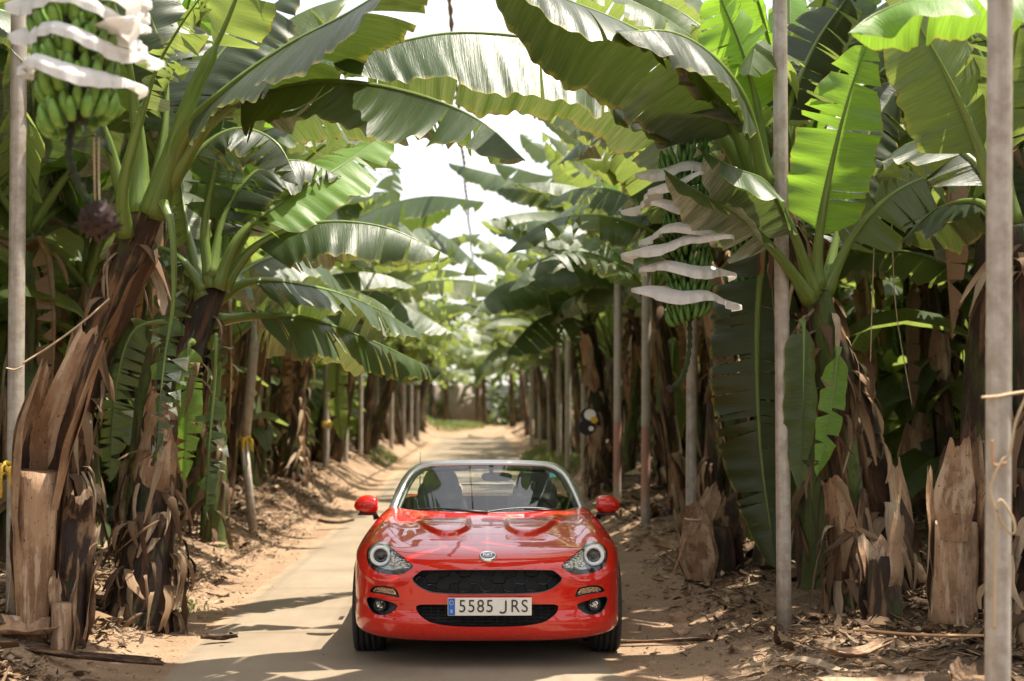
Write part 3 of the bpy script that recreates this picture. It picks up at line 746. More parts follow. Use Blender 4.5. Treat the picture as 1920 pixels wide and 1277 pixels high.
for x in np.linspace(-.62, .62, m):
    hump = .045 * math.exp(-((x - .37) / .15) ** 4)
    for d, z in prof: V.append((x, wy(x, .87) + .02 + d, .845 + z + hump * (d > .05)))
k = len(prof); b.add(V, [(i * k + j, (i + 1) * k + j, (i + 1) * k + j + 1, i * k + j + 1) for i in range(m - 1) for j in range(k - 1)]); b.build('dashboard', CM_['leather'], car)
b = MB(); ca_, sa_ = math.cos(R(24)), math.sin(R(24)); c0 = (.35, 2.02, .785)
P = [(c0[0] + .182 * math.cos(a), c0[1] + .182 * math.sin(a) * sa_, c0[2] + .182 * math.sin(a) * ca_) for a in np.linspace(0, 2 * math.pi, 50)]
tube(b, P, .016, 10, cap=False)
for a in (0, math.pi, -math.pi / 2): tube(b, [c0, (c0[0] + .175 * math.cos(a), c0[1] + .175 * math.sin(a) * sa_, c0[2] + .175 * math.sin(a) * ca_)], [.045, .014], 8)
tube(b, [c0, (.35, 1.75, .72)], .03, 10); b.build('steering_wheel', CM_['leather'], car)
b = MB(); b.add(*[( [( .07 + .115 * math.copysign(abs(math.cos(a)) ** .6, math.cos(a)), 2.00 + d, 1.112 + .034 * math.copysign(abs(math.sin(a)) ** .7, math.sin(a))) for d in (0, .03) for a in np.linspace(0, 2 * math.pi, 28, endpoint=False)]),
    [tuple(range(28)), tuple(range(55, 27, -1))] + [(i, 28 + i, 28 + (i + 1) % 28, (i + 1) % 28) for i in range(28)]]); box(b, (.03, 1.985, 1.165), (.03, .03, .07), bev=.008)
b.build('rear_view_mirror', CM_['black'], car, smooth=False)
for s in (-1, 1):
    b = MB(); box(b, (s * .29, 2.05, 1.172), (.30, .07, .028), rot=Euler((R(-20), R(s * 3), 0)).to_matrix(), bev=.008); b.build('sun_visor', CM_['black'], car)
    b = MB(); P = catmull([(s * .55, 2.82, .85), (s * .53, 2.82, 1.00), (s * .40, 2.82, 1.045), (s * .24, 2.82, 1.0), (s * .22, 2.82, .85)], 24); tube(b, P, .02, 10); b.build('roll_hoop', CM_['gloss'], car)
b = MB()
for xx in np.arange(-.19, .2, .012): tube(b, [(xx, 2.84, .88), (xx, 2.84, 1.01)], .0016, 4)
for zz in np.arange(.89, 1.015, .012): tube(b, [(-.2, 2.84, zz), (.2, 2.84, zz)], .0016, 4)
box(b, (0, 2.84, 1.015), (.42, .012, .012)); b.build('wind_deflector', CM_['black'], car)
# door mirrors
for s in (-1, 1):
    mc = np.array([s * .872, 1.55, .927]); b = MB(); V = []; na, nb2 = 28, 18
    for i in range(nb2):
        ph = math.pi * i / (nb2 - 1)
        for k in range(na):
            a = 2 * math.pi * k / na; 
            x = math.cos(ph); r_ = math.sin(ph) ** (.75 if x > 0 else .4)
            X_ = x * .088; hgt = .070 * (1 - .32 * x * x) if x > 0 else .070 * (1 + .02 * x)
            z_ = r_ * hgt * math.copysign(abs(math.sin(a)) ** .85, math.sin(a)); z_ = z_ * (1.05 if z_ > 0 else .92)
            y_ = r_ * .075 * math.cos(a); y_ = min(y_, .035)
            V.append((mc[0] + s * (X_ + .0), mc[1] + y_ + .03 * x, mc[2] + z_ - .006 * x))
    Fc = [(i * na + k, i * na + (k + 1) % na, (i + 1) * na + (k + 1) % na, (i + 1) * na + k) for i in range(nb2 - 1) for k in range(na)]
    if s < 0: Fc = [f[::-1] for f in Fc]
    b.add(V, Fc); mo = b.build('door_mirror', CM_['paint'], car); sharpen(mo, 50)
    b = MB(); box(b, (mc[0], mc[1] + .038, mc[2]), (.135, .008, .085), bev=.003); b.build('mirror_glass', CM_['mirror'], mo)
    b = MB(); tube(b, [(s * .80, 1.58, .83), (s * .815, 1.575, .875), (s * .85, 1.56, .885)], [.022, .018, .024], 10, flat=1.3); box(b, (s * .862, 1.545, .866), (.13, .10, .014), bev=.006); b.build('mirror_arm', CM_['black'], mo)
# aerial
b = MB(); tube(b, [(-.58, 3.55, .88), (-.58, 3.60, 1.26)], [.005, .003], 6); b.build('aerial', CM_['black'], car)

# lettering
def text_obj(name, txt, size, loc, mat, parent, rot=(R(90), 0, 0), ext=.0012, sx=1.0, off=0.0, space=1.0):
    cu = bpy.data.curves.new(name, 'FONT'); cu.body = txt; cu.size = size; cu.extrude = ext; cu.align_x = 'CENTER'; cu.align_y = 'CENTER'; cu.offset = off; cu.space_character = space
    t = bpy.data.objects.new(name, cu); COL.objects.link(t); dg = bpy.context.evaluated_depsgraph_get(); dg.update()
    me = bpy.data.meshes.new_from_object(t.evaluated_get(dg)); bpy.data.objects.remove(t)
    me.materials.clear(); me.materials.append(mat); o = bpy.data.objects.new(name, me); COL.objects.link(o); o.location = loc; o.rotation_euler = rot; o.scale = (sx, 1, 1); o.parent = parent; return o
pa = hit(*c1(638, 882)); pb = hit(*c1(1139, 995))
yp = -.022; pz0, pz1 = 1.55 - (c1(0, 992)[1] - 785) * (CY + yp) / F_PX, 1.55 - (c1(0, 886)[1] - 785) * (CY + yp) / F_PX
pxa, pxb = (c1(640, 0)[0] - 914) * (CY + yp) / F_PX, (c1(1139, 0)[0] - 914) * (CY + yp) / F_PX
b = MB(); box(b, ((pxa + pxb) / 2, yp + .006, (pz0 + pz1) / 2), (pxb - pxa, .010, pz1 - pz0), bev=.004); box(b, ((pxa + pxb) / 2, yp + .020, (pz0 + pz1) / 2 + .0), (.30, .03, .07))
pl = b.build('licence_plate', CM_['plate'], car, smooth=False)
b = MB(); box(b, (pxa + .024, yp + .0005, (pz0 + pz1) / 2), (.042, .003, pz1 - pz0 - .006), bev=.001); b.build('blue_band', CM_['blue'], pl, smooth=False)
zc_ = (pz0 + pz1) / 2
pc = (pxa + pxb) / 2
text_obj('plate_number', '5585', .108, (pc - .083, yp - .0005, zc_), CM_['ink'], pl, sx=.90, space=1.14, ext=.001)
text_obj('plate_number', 'RS', .108, (pc + .180, yp - .0005, zc_), CM_['ink'], pl, sx=.90, space=1.14, ext=.001)
b = MB(); jx, jr, hh_ = pc + .098, .020, .0375
Pj = [(jx, zc_ + hh_), (jx, zc_ - hh_ + jr)] + [(jx - jr + jr * math.cos(a), zc_ - hh_ + jr + jr * math.sin(a)) for a in np.linspace(0, -2.5, 10)]
V = []
for i, (x_, z_) in enumerate(Pj):
    a0, a1 = np.array(Pj[max(0, i - 1)]), np.array(Pj[min(len(Pj) - 1, i + 1)]); t_ = (a1 - a0) / np.linalg.norm(a1 - a0); n_ = np.array([-t_[1], t_[0]]) * .0052
    V += [(x_ + n_[0], yp - .0015, z_ + n_[1]), (x_ - n_[0], yp - .0015, z_ - n_[1])]
b.add(V, [(2 * i, 2 * i + 1, 2 * i + 3, 2 * i + 2) for i in range(len(Pj) - 1)]); b.build('plate_number', CM_['ink'], pl, smooth=False)
text_obj('country_letter', 'E', .028, (pxa + .024, yp - .0018, zc_ - .028), CM_['white'], pl)
b = MB()
for k in range(12):
    a = k * math.pi / 6; box(b, (pxa + .024 + .012 * math.cos(a), yp - .0012, zc_ + .024 + .012 * math.sin(a)), (.0035, .001, .0035), rot=Euler((0, a, 0)).to_matrix())
b.build('star_ring', simple('star_yellow', (.75, .55, .08), .5), pl, smooth=False)
# round badge on the nose
ex, ey = c1(877, 650); e0 = hit(ex, ey); e1 = hit(ex, ey - 14); e2 = hit(ex, ey + 14); slope = math.atan2(e1[1] - e2[1], e1[2] - e2[2])
er_ = .0535
bd = empty('badge', (e0[0], e0[1] - .006 * math.cos(slope), e0[2] + .006 * math.sin(slope))); bd.parent = car; bd.rotation_euler = (-slope, 0, 0)
def lathe0(mb, prof, n=48): lathe(mb, (0, 0, 0), prof, n)
b = MB(); lathe0(b, [(er_, .012), (er_, -.002), (er_ - .004, -.006), (er_ - .009, -.006), (er_ - .012, -.001)]); bd_ring = b.build('badge_ring', CM_['chrome'], bd)
b = MB(); lathe0(b, [(er_ - .011, .0), (er_ - .020, -.002), (.0005, -.003)]); b.build('badge_face', simple('badge_face', (.16, .13, .13), .35, metal=.6), bd)
for k in (-1, 1):
    b = MB(); tube(b, [( -.036, -.0045, k * .021), (.036, -.0045, k * .021)], .0016, 6); b.build('badge_bar', CM_['chrome'], bd)
text_obj('badge_letters', 'FIAT', .036, (0, -.005, 0), CM_['chrome'], bd, sx=.86, ext=.0015, off=.0006)
# ---------------------------------------------------------------- ground, road, net
def axis(parts):
    out = []
    for a, b, st in parts: out += list(np.arange(a, b, st))
    return np.array(out + [parts[-1][1]])
gx = axis([(-70, -10, 3.), (-10, -6, .4), (-6, -1.8, .06), (-1.8, 1, .2), (1, 5.5, .06), (5.5, 10, .4), (10, 70, 3.)])
gy = axis([(-20, 3, 1.), (3, 6, .1), (6, 14, .05), (14, 24, .12), (24, 80, .6), (80, 400, 20)])
X, Y = np.meshgrid(gx, gy); Z = gz(X, Y)
nx = len(gx); idx = np.arange(X.size).reshape(X.shape)
q = np.stack([idx[:-1, :-1], idx[:-1, 1:], idx[1:, 1:], idx[1:, :-1]], -1).reshape(-1, 4)
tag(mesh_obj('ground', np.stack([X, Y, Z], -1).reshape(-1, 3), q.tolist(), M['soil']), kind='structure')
ry = axis([(-20, 4, 1.), (4, 24, .12), (24, 66.5, .5)])
el = -2.12 + .30 * fbm(ry * .45, ry * 0, 21, 4) + .1 * fbm(ry * 3, ry * 0, 22) - .012 * np.clip(ry - 15, 0, 60)
er = 1.08 + .30 * fbm(ry * .45, ry * 0, 31, 4) + .1 * fbm(ry * 3, ry * 0, 32) - .2 * np.exp(-((ry - 9.2) / 1.2) ** 2)
nu = 14; V = []; 
for yy, a, c in zip(ry, el, er):
    for k in range(nu + 1):
        t = k / nu; x = a + (c - a) * t
        edge = min(t, 1 - t)
        V.append((x, yy, float(gz(0, yy)) + .004 + .02 * min(1, edge * 6) * .8 + (-.012 if edge == 0 else 0)))
Fq = [(i * (nu + 1) + j, i * (nu + 1) + j + 1, (i + 1) * (nu + 1) + j + 1, (i + 1) * (nu + 1) + j) for i in range(len(ry) - 1) for j in range(nu)]
tag(mesh_obj('road', V, Fq, M['road']), kind='structure')
nb = MB(); nb.add([(-60, -40, 7.6), (60, -40, 7.6), (60, 260, 7.6), (-60, 260, 7.6)], [(0, 1, 2, 3)])
net = nb.build('greenhouse_net', M['net'], smooth=False)
tag(net, 'white mesh netting stretched flat over the whole plantation like a roof', 'net')

# ---------------------------------------------------------------- banana leaf
def make_leaf(name, pts, hw, mat='leaf', petiole=.18, droop=(45, 30), curl=18, tears=10, gap=.03, seed=0, ref=(0, 0, 1),
              parent=None, origin=None, rr=.026, res=.03, nu=6, merged=None, sweep=.18, jit=7, uvs=1.0, tipw=.0):
    """a banana blade: two torn halves that droop from an arching midrib. droop = (half on the camera side, far half)"""
    rnd = random.Random(seed * 7919 + 13)
    P = catmull(pts, 40); L = float(np.sum(np.linalg.norm(np.diff(P, axis=0), axis=1)))
    n = max(24, int(L / res)); P = catmull(pts, n)
    T = np.gradient(P, axis=0); T /= np.linalg.norm(T, axis=1)[:, None]
    ref = np.array(ref, dtype=float)
    S = np.cross(T, ref); sl = np.linalg.norm(S, axis=1)[:, None]
    # keep a steady side vector where the rib runs along ref
    for i in range(n):
        if sl[i, 0] < .3: S[i] = S[i - 1] if i else (np.cross(T[min(n - 1, n // 2)], ref) + 1e-6)
        elif i and np.dot(S[i], S[i - 1]) < 0: S[i] = -S[i]
    S = S - T * np.sum(S * T, 1)[:, None]; S /= np.linalg.norm(S, axis=1)[:, None]
    N = np.cross(S, T)
    if np.mean(N @ ref) < 0: S = -S; N = -N
    mb = MB()
    toward = np.array(CAM) - P[n // 2]
    sgn_near = 1 if np.dot(S[n // 2], toward) >= 0 else -1
    b0 = int(petiole * n)
    def fr(s):      # frame at float index
        i = min(n - 1.001, max(0, s)); k = int(i); f = i - k
        return P[k] * (1 - f) + P[k + 1] * f, T[k], S[k] * (1 - f) + S[k + 1] * f, N[k] * (1 - f) + N[k + 1] * f
    nb_ = n - 1 - b0
    for side in (1, -1):
        dr = droop[0] if side == sgn_near else droop[1]
        cuts = sorted([0.0, 1.0] + [rnd.uniform(.03, .97) for _ in range(int(tears * rnd.uniform(.8, 1.2)))])
        for a, c in zip(cuts[:-1], cuts[1:]):
            if (c - a) * nb_ < .8: continue
            rows = max(2, int(round((c - a) * nb_)) + 1)
            dd = rnd.gauss(0, jit) if tears else 0; cd = rnd.gauss(0, jit)
            g = gap * rnd.uniform(.1, 1.6)
            bot = rnd.random() < .35; wk = rnd.uniform(.35, 1.05) if tears > 20 else rnd.uniform(.93, 1.0)
            V = []; U = []
            ph = rnd.uniform(0, 6.3)
            for r in range(rows):
                t = a + (c - a) * r / (rows - 1)
                wt = hw * min(1, ((t + .004) / .10) ** .55) * min(1, ((1.004 - t) / .42) ** .62)
                wt *= wk; wt *= 1 + .03 * math.sin(t * 37 + ph)
                pos = None
                x = y = 0.0
                for k in range(nu + 1):
                    u = k / nu
                    tt = t * (1 - 0) + (g * u) * (1 - 2 * r / (rows - 1)) * (0.5 if not bot else 1)
                    tt = min(1.0, max(0.0, tt)) + sweep * u * wt / L
                    p, TT, SS, NN = fr(b0 + tt * nb_)
                    if k:
                        ang = R(dr + dd * u + (curl + cd) * (u - .3) + 6 * math.sin(t * 9 + ph * .2 + side))
                        x += math.cos(ang) * wt / nu; y -= math.sin(ang) * wt / nu
                    wl = tt * nb_ * res; rip = (.010 * math.sin(wl / .031 + ph + 2.5 * math.sin(wl * 2.3 + ph)) + .024 * math.sin(wl / .11 + 1.7 * ph + 2 * math.sin(wl * 3.1 + seed)) * (.4 + .8 * math.sin(wl * 1.9 + seed) ** 2) + .008 * math.sin(wl / .019 + 2.3 * ph)) * u * min(1, wt * 4)
                    V.append(p + SS * side * x + NN * (y + rip)); U.append((u, (t * L) * uvs + side * 7.3 + seed * 3.1))
            s = nu + 1
            Fc = []
            for r in range(rows - 1):
                for k in range(nu):
                    q = (r * s + k, r * s + k + 1, (r + 1) * s + k + 1, (r + 1) * s + k)
                    Fc.append(q[::-1] if side == 1 else q)
            mb.add(V, Fc, U, 0)
    # fix orientation so that the front face is the upper side
    rib = merged if merged is not None else MB()
    k = max(6, n // 3); PP = catmull(P - N * .006, k)
    rad = np.interp(np.linspace(0, 1, k), [0, petiole * .35, petiole, .6, 1], [rr * 2.3, rr * 1.45, rr, rr * .45, rr * .12])
    if merged is not None:
        rib.add(mb.V, mb.F, mb.U, 0)
        tube(rib, PP, rad, 5, m=1); return rib
    o = mb.build(name, M[mat], parent, origin=origin)
    tube(rib, PP, rad, 8)
    rb = rib.build('midrib', M['midrib'] if mat != 'leaf_dry' else M['leaf_dry'], o, origin=origin)
    return o

def sheath_mesh(path, r0, a0, aw, s0, s1, flare, seed, nr=14, na=9):
    """a dry leaf base wrapped round part of a stem"""
    rnd = random.Random(seed); P = catmull(path, 60)
    T = np.gradient(P, axis=0); T /= np.linalg.norm(T, axis=1)[:, None]
    mb = MB(); V = []; U = []
    for i in range(nr):
        t = i / (nr - 1); s = (s0 + (s1 - s0) * t) * 59; k = int(min(58, s)); p = P[k] + (P[k + 1] - P[k]) * (s - k)
        a = np.cross(T[k], [0, 1, .01]); a /= np.linalg.norm(a); b = np.cross(T[k], a)
        ww = aw * (1 - .5 * t ** 4) * (1 + .08 * math.sin(t * 9 + seed))
        for j in range(na):
            v = j / (na - 1) * 2 - 1; th = a0 + v * ww
            rag = (.012 * math.sin(j * 2.4 + seed) + .035 * math.sin(j * .7 + seed * 2)) * t ** 3
            rr_ = (np.interp(s / 59, np.linspace(0, 1, len(r0)), r0)) * (1.0 + .09 * min(1, t * 4) + .05 * math.sin(3 * v + seed) * min(1, t * 3)) - .02 * (1 - min(1, t * 5)) + flare * t ** 3 + .026 * abs(v) ** 4 * min(1, t * 4) * (.5 + .5 * math.sin(t * 7 + seed))
            V.append(p + (math.cos(th) * a + math.sin(th) * b) * rr_ + T[k] * rag); U.append((v * .12 + seed * .37, t * (s1 - s0) * 2 + seed))
    Fc = [(i * na + j, i * na + j + 1, (i + 1) * na + j + 1, (i + 1) * na + j) for i in range(nr - 1) for j in range(na - 1)]
    mb.add(V, Fc, U); return mb

def shreds(path, rad, n, seed, s0=.02, s1=.97, L0=.15, L1=.5):
    rs = np.random.RandomState(seed); P = catmull(path, 60); mb = MB()
    for k in range(n):
        f = rs.uniform(s0, s1); c = P[int(f * 59)]; r = np.interp(f, np.linspace(0, 1, len(rad)), rad) * .98; a = rs.uniform(0, 6.283)
        o = np.array([math.cos(a), math.sin(a), 0]); t = np.array([-math.sin(a), math.cos(a), 0]); L = rs.uniform(L0, L1); wd = rs.uniform(.012, .05)
        out = rs.uniform(.01, .11); up = rs.uniform(-.1, .25) * L; tw = rs.uniform(-1.2, 1.2); side = rs.normal(0, .12); V = []
        for i in range(6):
            q = i / 5; p = c + o * (r + out * math.sin(q * 2.2) * 1.2) + np.array([0, 0, up * math.sin(q * 3.14) - L * q ** 1.3]) + t * side * q
            w_ = wd * (1 - q ** 3 * .8) * (1 + .2 * math.sin(i * 2.3 + k)); d = t * math.cos(tw * q) + o * math.sin(tw * q)
            for j in (-1, 0, 1): V.append(p + d * j * w_ + o * (abs(j) * -.3 * w_))
        mb.add(V, [(i * 3 + j, i * 3 + j + 1, i * 3 + j + 4, i * 3 + j + 3) for i in range(5) for j in (0, 1)], [((v % 3) * .1 + k, v // 3 * .12 + k * .3) for v in range(18)])
    return mb

def stem_parts(root, path, rad, origin, mat='stem', sheaths=5, seed=0, smat=('sheath_brown', 'sheath'), flare=.05):
    mb = MB(); n = 26
    P = catmull(path, n); rr_ = np.interp(np.linspace(0, 1, n), np.linspace(0, 1, len(rad)), rad) * (1 + .22 * np.exp(-np.linspace(0, 1, n) / .07))
    tube(mb, P, rr_, 20, jit=.06, rnd=seed)
    mb.build('trunk', M[mat], root, origin=origin)
    shreds(path, rad, 26 if len(rad) == 4 and sheaths == 4 else 85, seed + 3).build('dry_shreds', M['litter'], root, origin=origin)['kind'] = 'stuff'
    if not (len(rad) == 4 and sheaths == 4):
        lo = shreds([path[0], Vector(path[0]).lerp(Vector(path[1]), .5), path[1]], [rad[0] * 1.15, rad[0] * 1.05, rad[0]], 70, seed + 9, .0, .75, .12, .45)
        lo.build('base_shreds', M['litter'], root, origin=origin)['kind'] = 'stuff'
    rnd = random.Random(seed + 5)
    for k in range(sheaths):
        s0 = rnd.uniform(0, .65); s1 = min(.99, s0 + rnd.uniform(.18, .42))
        f = rnd.uniform(.2, 1) * flare
        sheath_mesh(path, rad, rnd.uniform(0, 6.28), rnd.uniform(.6, 1.2), s0, s1, f, seed * 10 + k).build('leaf_sheath', M[smat[0] if rnd.random() < .65 else smat[1]], root, origin=origin)

def arch(base, az, el, L, fall, n=6):
    """points of a leaf that starts at elevation el and bows down"""
    p = Vector(base); out = [p.copy()]; e = el
    for k in range(n):
        d = Vector((math.cos(az) * math.cos(e), math.sin(az) * math.cos(e), math.sin(e)))
        p = p + d * (L / n); out.append(p.copy()); e -= fall / n * (.5 + k / n)
    return out

# ---------------------------------------------------------------- plant kinds for the rows
def proto_plant(seed, H=2.5, nl=12, dark=False, green=False):
    rnd = random.Random(seed)
    root = empty('banana_plant', (0, 0, 0))
    lean = (rnd.uniform(-.25, .25), rnd.uniform(-.2, .2))
    path = [(0, 0, -.1), (lean[0] * .3, lean[1] * .3, H * .4), (lean[0], lean[1], H)]
    stem_parts(root, path, [.115, .10, .09, .075], (0, 0, 0), 'stem_green' if green else 'stem', 4, seed)
    top = Vector(path[-1]); 
    merged = MB()
    az = rnd.uniform(0, 6)
    for k in range(nl):
        f = k / (nl - 1)
        az += 2.4 + rnd.uniform(-.3, .3)
        el = R(82 - 42 * f + rnd.uniform(-6, 6)); L = rnd.uniform(2.2, 2.9) * (1 - .25 * (f < .12))
        fall = R(rnd.uniform(75, 115) * (.45 + .75 * f))
        pts = arch(top + Vector((0, 0, -.12 * f)), az, el, L, fall)
        kw = dict(hw=rnd.uniform(.29, .38), droop=(rnd.uniform(30, 54),) * 2, tears=rnd.choice([3, 8, 14]), gap=rnd.choice([.01, .02, .04]),
                  seed=seed * 50 + k, petiole=.2)
        make_leaf('leaf', pts, mat='leaf_bright' if (f < .12) else ('leaf_silver' if k % 3 == 2 else 'leaf'), parent=root, res=.05, nu=5, jit=9, **kw)
        make_leaf('leaf', pts, merged=merged, res=.09, nu=3, jit=9, **kw)
    for k in range(2):
        az += 2.1; pts = [top + Vector((0, 0, -.2)), top + Vector((math.cos(az) * .25, math.sin(az) * .25, -.15)), top + Vector((math.cos(az) * .38, math.sin(az) * .38, -.7)), top + Vector((math.cos(az) * .36, math.sin(az) * .36, -1.5))]
        make_leaf('dead_leaf', pts, .13, 'leaf_dry', parent=root, droop=(50, 60), tears=8, gap=.05, seed=seed + 77 + k, ref=(math.cos(az), math.sin(az), 0.01), res=.06, nu=4)
    # one-mesh version for plants too far away to show their parts
    fm = MB(); tube(fm, catmull(path, 10), np.interp(np.linspace(0, 1, 10), [0, 1], [.17, .09]), 8, jit=.06, rnd=seed)
    fm.M = [2] * len(fm.F); fm.add(merged.V, merged.F, merged.U); fm.M[-len(merged.M):] = merged.M
    far = fm.build('banana_plant', [M['leaf'], M['midrib'], M['stem']])
    return root, far
PROT = [proto_plant(11, green=True), proto_plant(23, 2.9, 12), proto_plant(37, 2.2, 14, green=True), proto_plant(41, 2.6, 13), proto_plant(59, 3.1, 12, green=True)]
KIDS = {id(r): list(r.children) for r, _ in PROT}
GK = {}
for r, _ in PROT:
    for c in r.children: GK[c.name] = list(c.children)
def place_plant(k, x, y, rz, s, label, group, far=False, tilt=(0, 0)):
    root, fobj = PROT[k % len(PROT)]
    src = fobj if far else root
    o = src.copy(); COL.objects.link(o)
    o.location = (x, y, float(gz(x, y)) - .02); o.rotation_euler = (tilt[0], tilt[1], rz); o.scale = (s, s, s)
    tag(o, label, 'banana plant', group)
    if not far:
        for c in KIDS[id(root)]:
            d = c.copy(); COL.objects.link(d); d.parent = o
            for g in GK[c.name]:
                e = g.copy(); COL.objects.link(e); e.parent = d
    return o

# rows: x, first y, last y, spacing
pr = random.Random(3); kk = 0
for side, sx, rows in (('left', -1, [(3.6, 13.2, 68), (5.4, 11.5, 60), (7.4, 10.5, 46), (9.8, 11, 40), (12.6, 13, 40), (16, 15, 40), (20, 20, 44)]),
                       ('right', 1, [(2.7, 12.6, 66), (4.4, 11.6, 60), (6.4, 12.4, 46), (8.4, 9.5, 40), (11.0, 12, 40), (14.5, 15, 40), (18.5, 18, 44)])):
    for ri, (ax_, y0, y1) in enumerate(rows):
        y = y0 + pr.uniform(0, .5)
        while y < y1:
            far = y > 26 or (ri >= 2 and y > 14) or ri >= 3
            if ri == 0:
                band = 'just beyond the car' if y < 22 else ('halfway down the road' if y < 40 else 'near the road end')
                lab = 'leafy banana plant in the front row %s, %s' % (side, band)
            else:
                lab = 'banana plant in the shaded rows behind the front row, %s side' % side
            grp = lab.replace('plant', 'plants')
            cnt_ = globals().setdefault('cnt_' + side, [0])
            if ri == 0:
                cnt_[0] += 1; o_ = ['first', 'second', 'third', 'fourth', 'fifth', 'sixth', 'seventh', 'eighth', 'ninth', 'tenth', 'eleventh', 'twelfth', 'thirteenth', 'fourteenth', 'fifteenth', 'sixteenth', 'seventeenth', 'eighteenth', 'nineteenth', 'twentieth']
                if cnt_[0] <= 20: lab = '%s banana plant beyond the car in the front row along the %s bank' % (o_[cnt_[0] - 1], side)
                else: lab = 'banana plant near the far end of the front row along the %s bank' % side
                grp = 'banana plants in the front row along the %s bank' % side
            s = pr.uniform(.9, 1.12) * (1.0 + .14 * (y > 24))
            lean = (.13 + .14 * float(sst(15, 28, y)) * (1 if sx < 0 else .7)) if ri == 0 else .03
            shift = (-.65 if sx > 0 else -.35) * float(sst(15, 60, y))
            place_plant(kk, sx * (ax_ + shift) + pr.uniform(-.3, .3), y, pr.uniform(0, 6.28), s, lab, grp, far, (pr.uniform(-.05, .05), -sx * lean * pr.uniform(.3, 1.3)))
            kk += 1
            y += pr.uniform(1.6, 2.15) * (1 if ri < 3 else 1.25)
# plants closing the far end of the track
for k in range(34):
    place_plant(kk + k, -17 + (k % 17) * 2.1 + pr.uniform(-.6, .6), (70.5 if k < 17 else 77) + pr.uniform(0, 4), pr.uniform(0, 6), pr.uniform(1.0, 1.3),
                'banana plant in the row closing the far end of the road', 'banana plants closing the far end of the road', True)
for x, y, s_, lab in ((-5.1, 9.0, 1.15, 'tall banana plant just outside the left edge, only its crown reaching into view'), (-5.3, 10.6, 1.2, 'tall banana plant behind the leftmost pole, crown above the fruit bunch'),
                      (-4.0, 12.2, 1.15, 'banana plant filling the gap behind the two large left trunks'), (-3.1, 12.7, 1.12, 'banana plant in the gap just right of the dark left trunk'), (-2.9, 15.2, 1.15, 'banana plant on the left bank ahead of the broken leaning pole'), (2.35, 15.0, 1.1, 'banana plant beside the bright pole on the right bank'), (-6.2, 9.4, 1.25, 'tall banana plant beyond the left edge behind the fruit bunch'), (5.5, 8.0, 1.15, 'tall banana plant outside the right edge, crown reaching into view'),
                      (3.7, 10.9, 1.2, 'tall banana plant right of the peeled leaning trunk'), (5.4, 12.2, 1.2, 'tall banana plant at the right edge far behind the nearest pole'), (2.6, 11.3, 1.1, 'banana plant behind the young plant with the glowing leaf'),
                      (3.0, 12.9, 1.15, 'banana plant between the peeled trunk and the hanging dark leaf')):
    place_plant(int(abs(x * 7 + y)) % 5, x, y, (x * 5.3 + y * 2.1) % 6.28, s_, lab, None); kk += 1
# plants beside and behind the photographer shade the foreground
for (x, y) in ((4.6, 5.0), (6.3, 7.6), (-5.2, 5.0), (-4.9, 1.0), (-6.7, 8.2)):
    place_plant(int(abs(x * 3 + y)) % 5, x, y, (x * 3.7 + y) % 6.28, 1.0, 'banana plant in the nearest rows beside the camera', 'banana plants beside the camera'); kk += 1
for r, f in PROT:
    for c in list(r.children):
        for g in list(c.children): bpy.data.objects.remove(g)
        bpy.data.objects.remove(c)
    bpy.data.objects.remove(r); bpy.data.objects.remove(f)

# ---------------------------------------------------------------- plants one can tell apart
def px_plant(label, trunk, rad, leaves, mat='stem', sheaths=6, seed=1, name='banana_plant', flare=.05, smat=('sheath_brown', 'sheath')):
    k_ = min(1.7, max(.92, ground_hit(trunk[0][0], trunk[0][1]) / trunk[0][2])) if 800 < trunk[0][1] < 1100 else 1.0
    if trunk[0][2] < 11: k_ = min(k_, 1.06)
    pts = [W(t[0], t[1], t[2] * k_) for t in trunk]; rad = [r * k_ for r in rad]
    if trunk[0][1] > 800: pts[0].z = float(gz(pts[0].x, pts[0].y)) - .08
    base = Vector((pts[0].x, pts[0].y, pts[0].z))
    root = empty(name, base, label, 'banana plant')
    stem_parts(root, pts, rad, base, mat, sheaths, seed, smat, flare)
    for i, lf in enumerate(leaves):
        lf = dict(lf); p = lf.pop('p'); nm = lf.pop('name', 'leaf'); wd = lf.pop('w')
        kw = dict(res=.022, nu=9, rr=.03, petiole=.2, mat='leaf_silver'); kw.update(lf)
        if k_ > 1.1: kw.update(res=.04, nu=6)
        make_leaf(nm, [W(q[0], q[1], q[2] * k_) for q in p], wd * k_, parent=root, origin=base, seed=seed * 31 + i, **kw)
    return root
FC = (0, -1, .1)
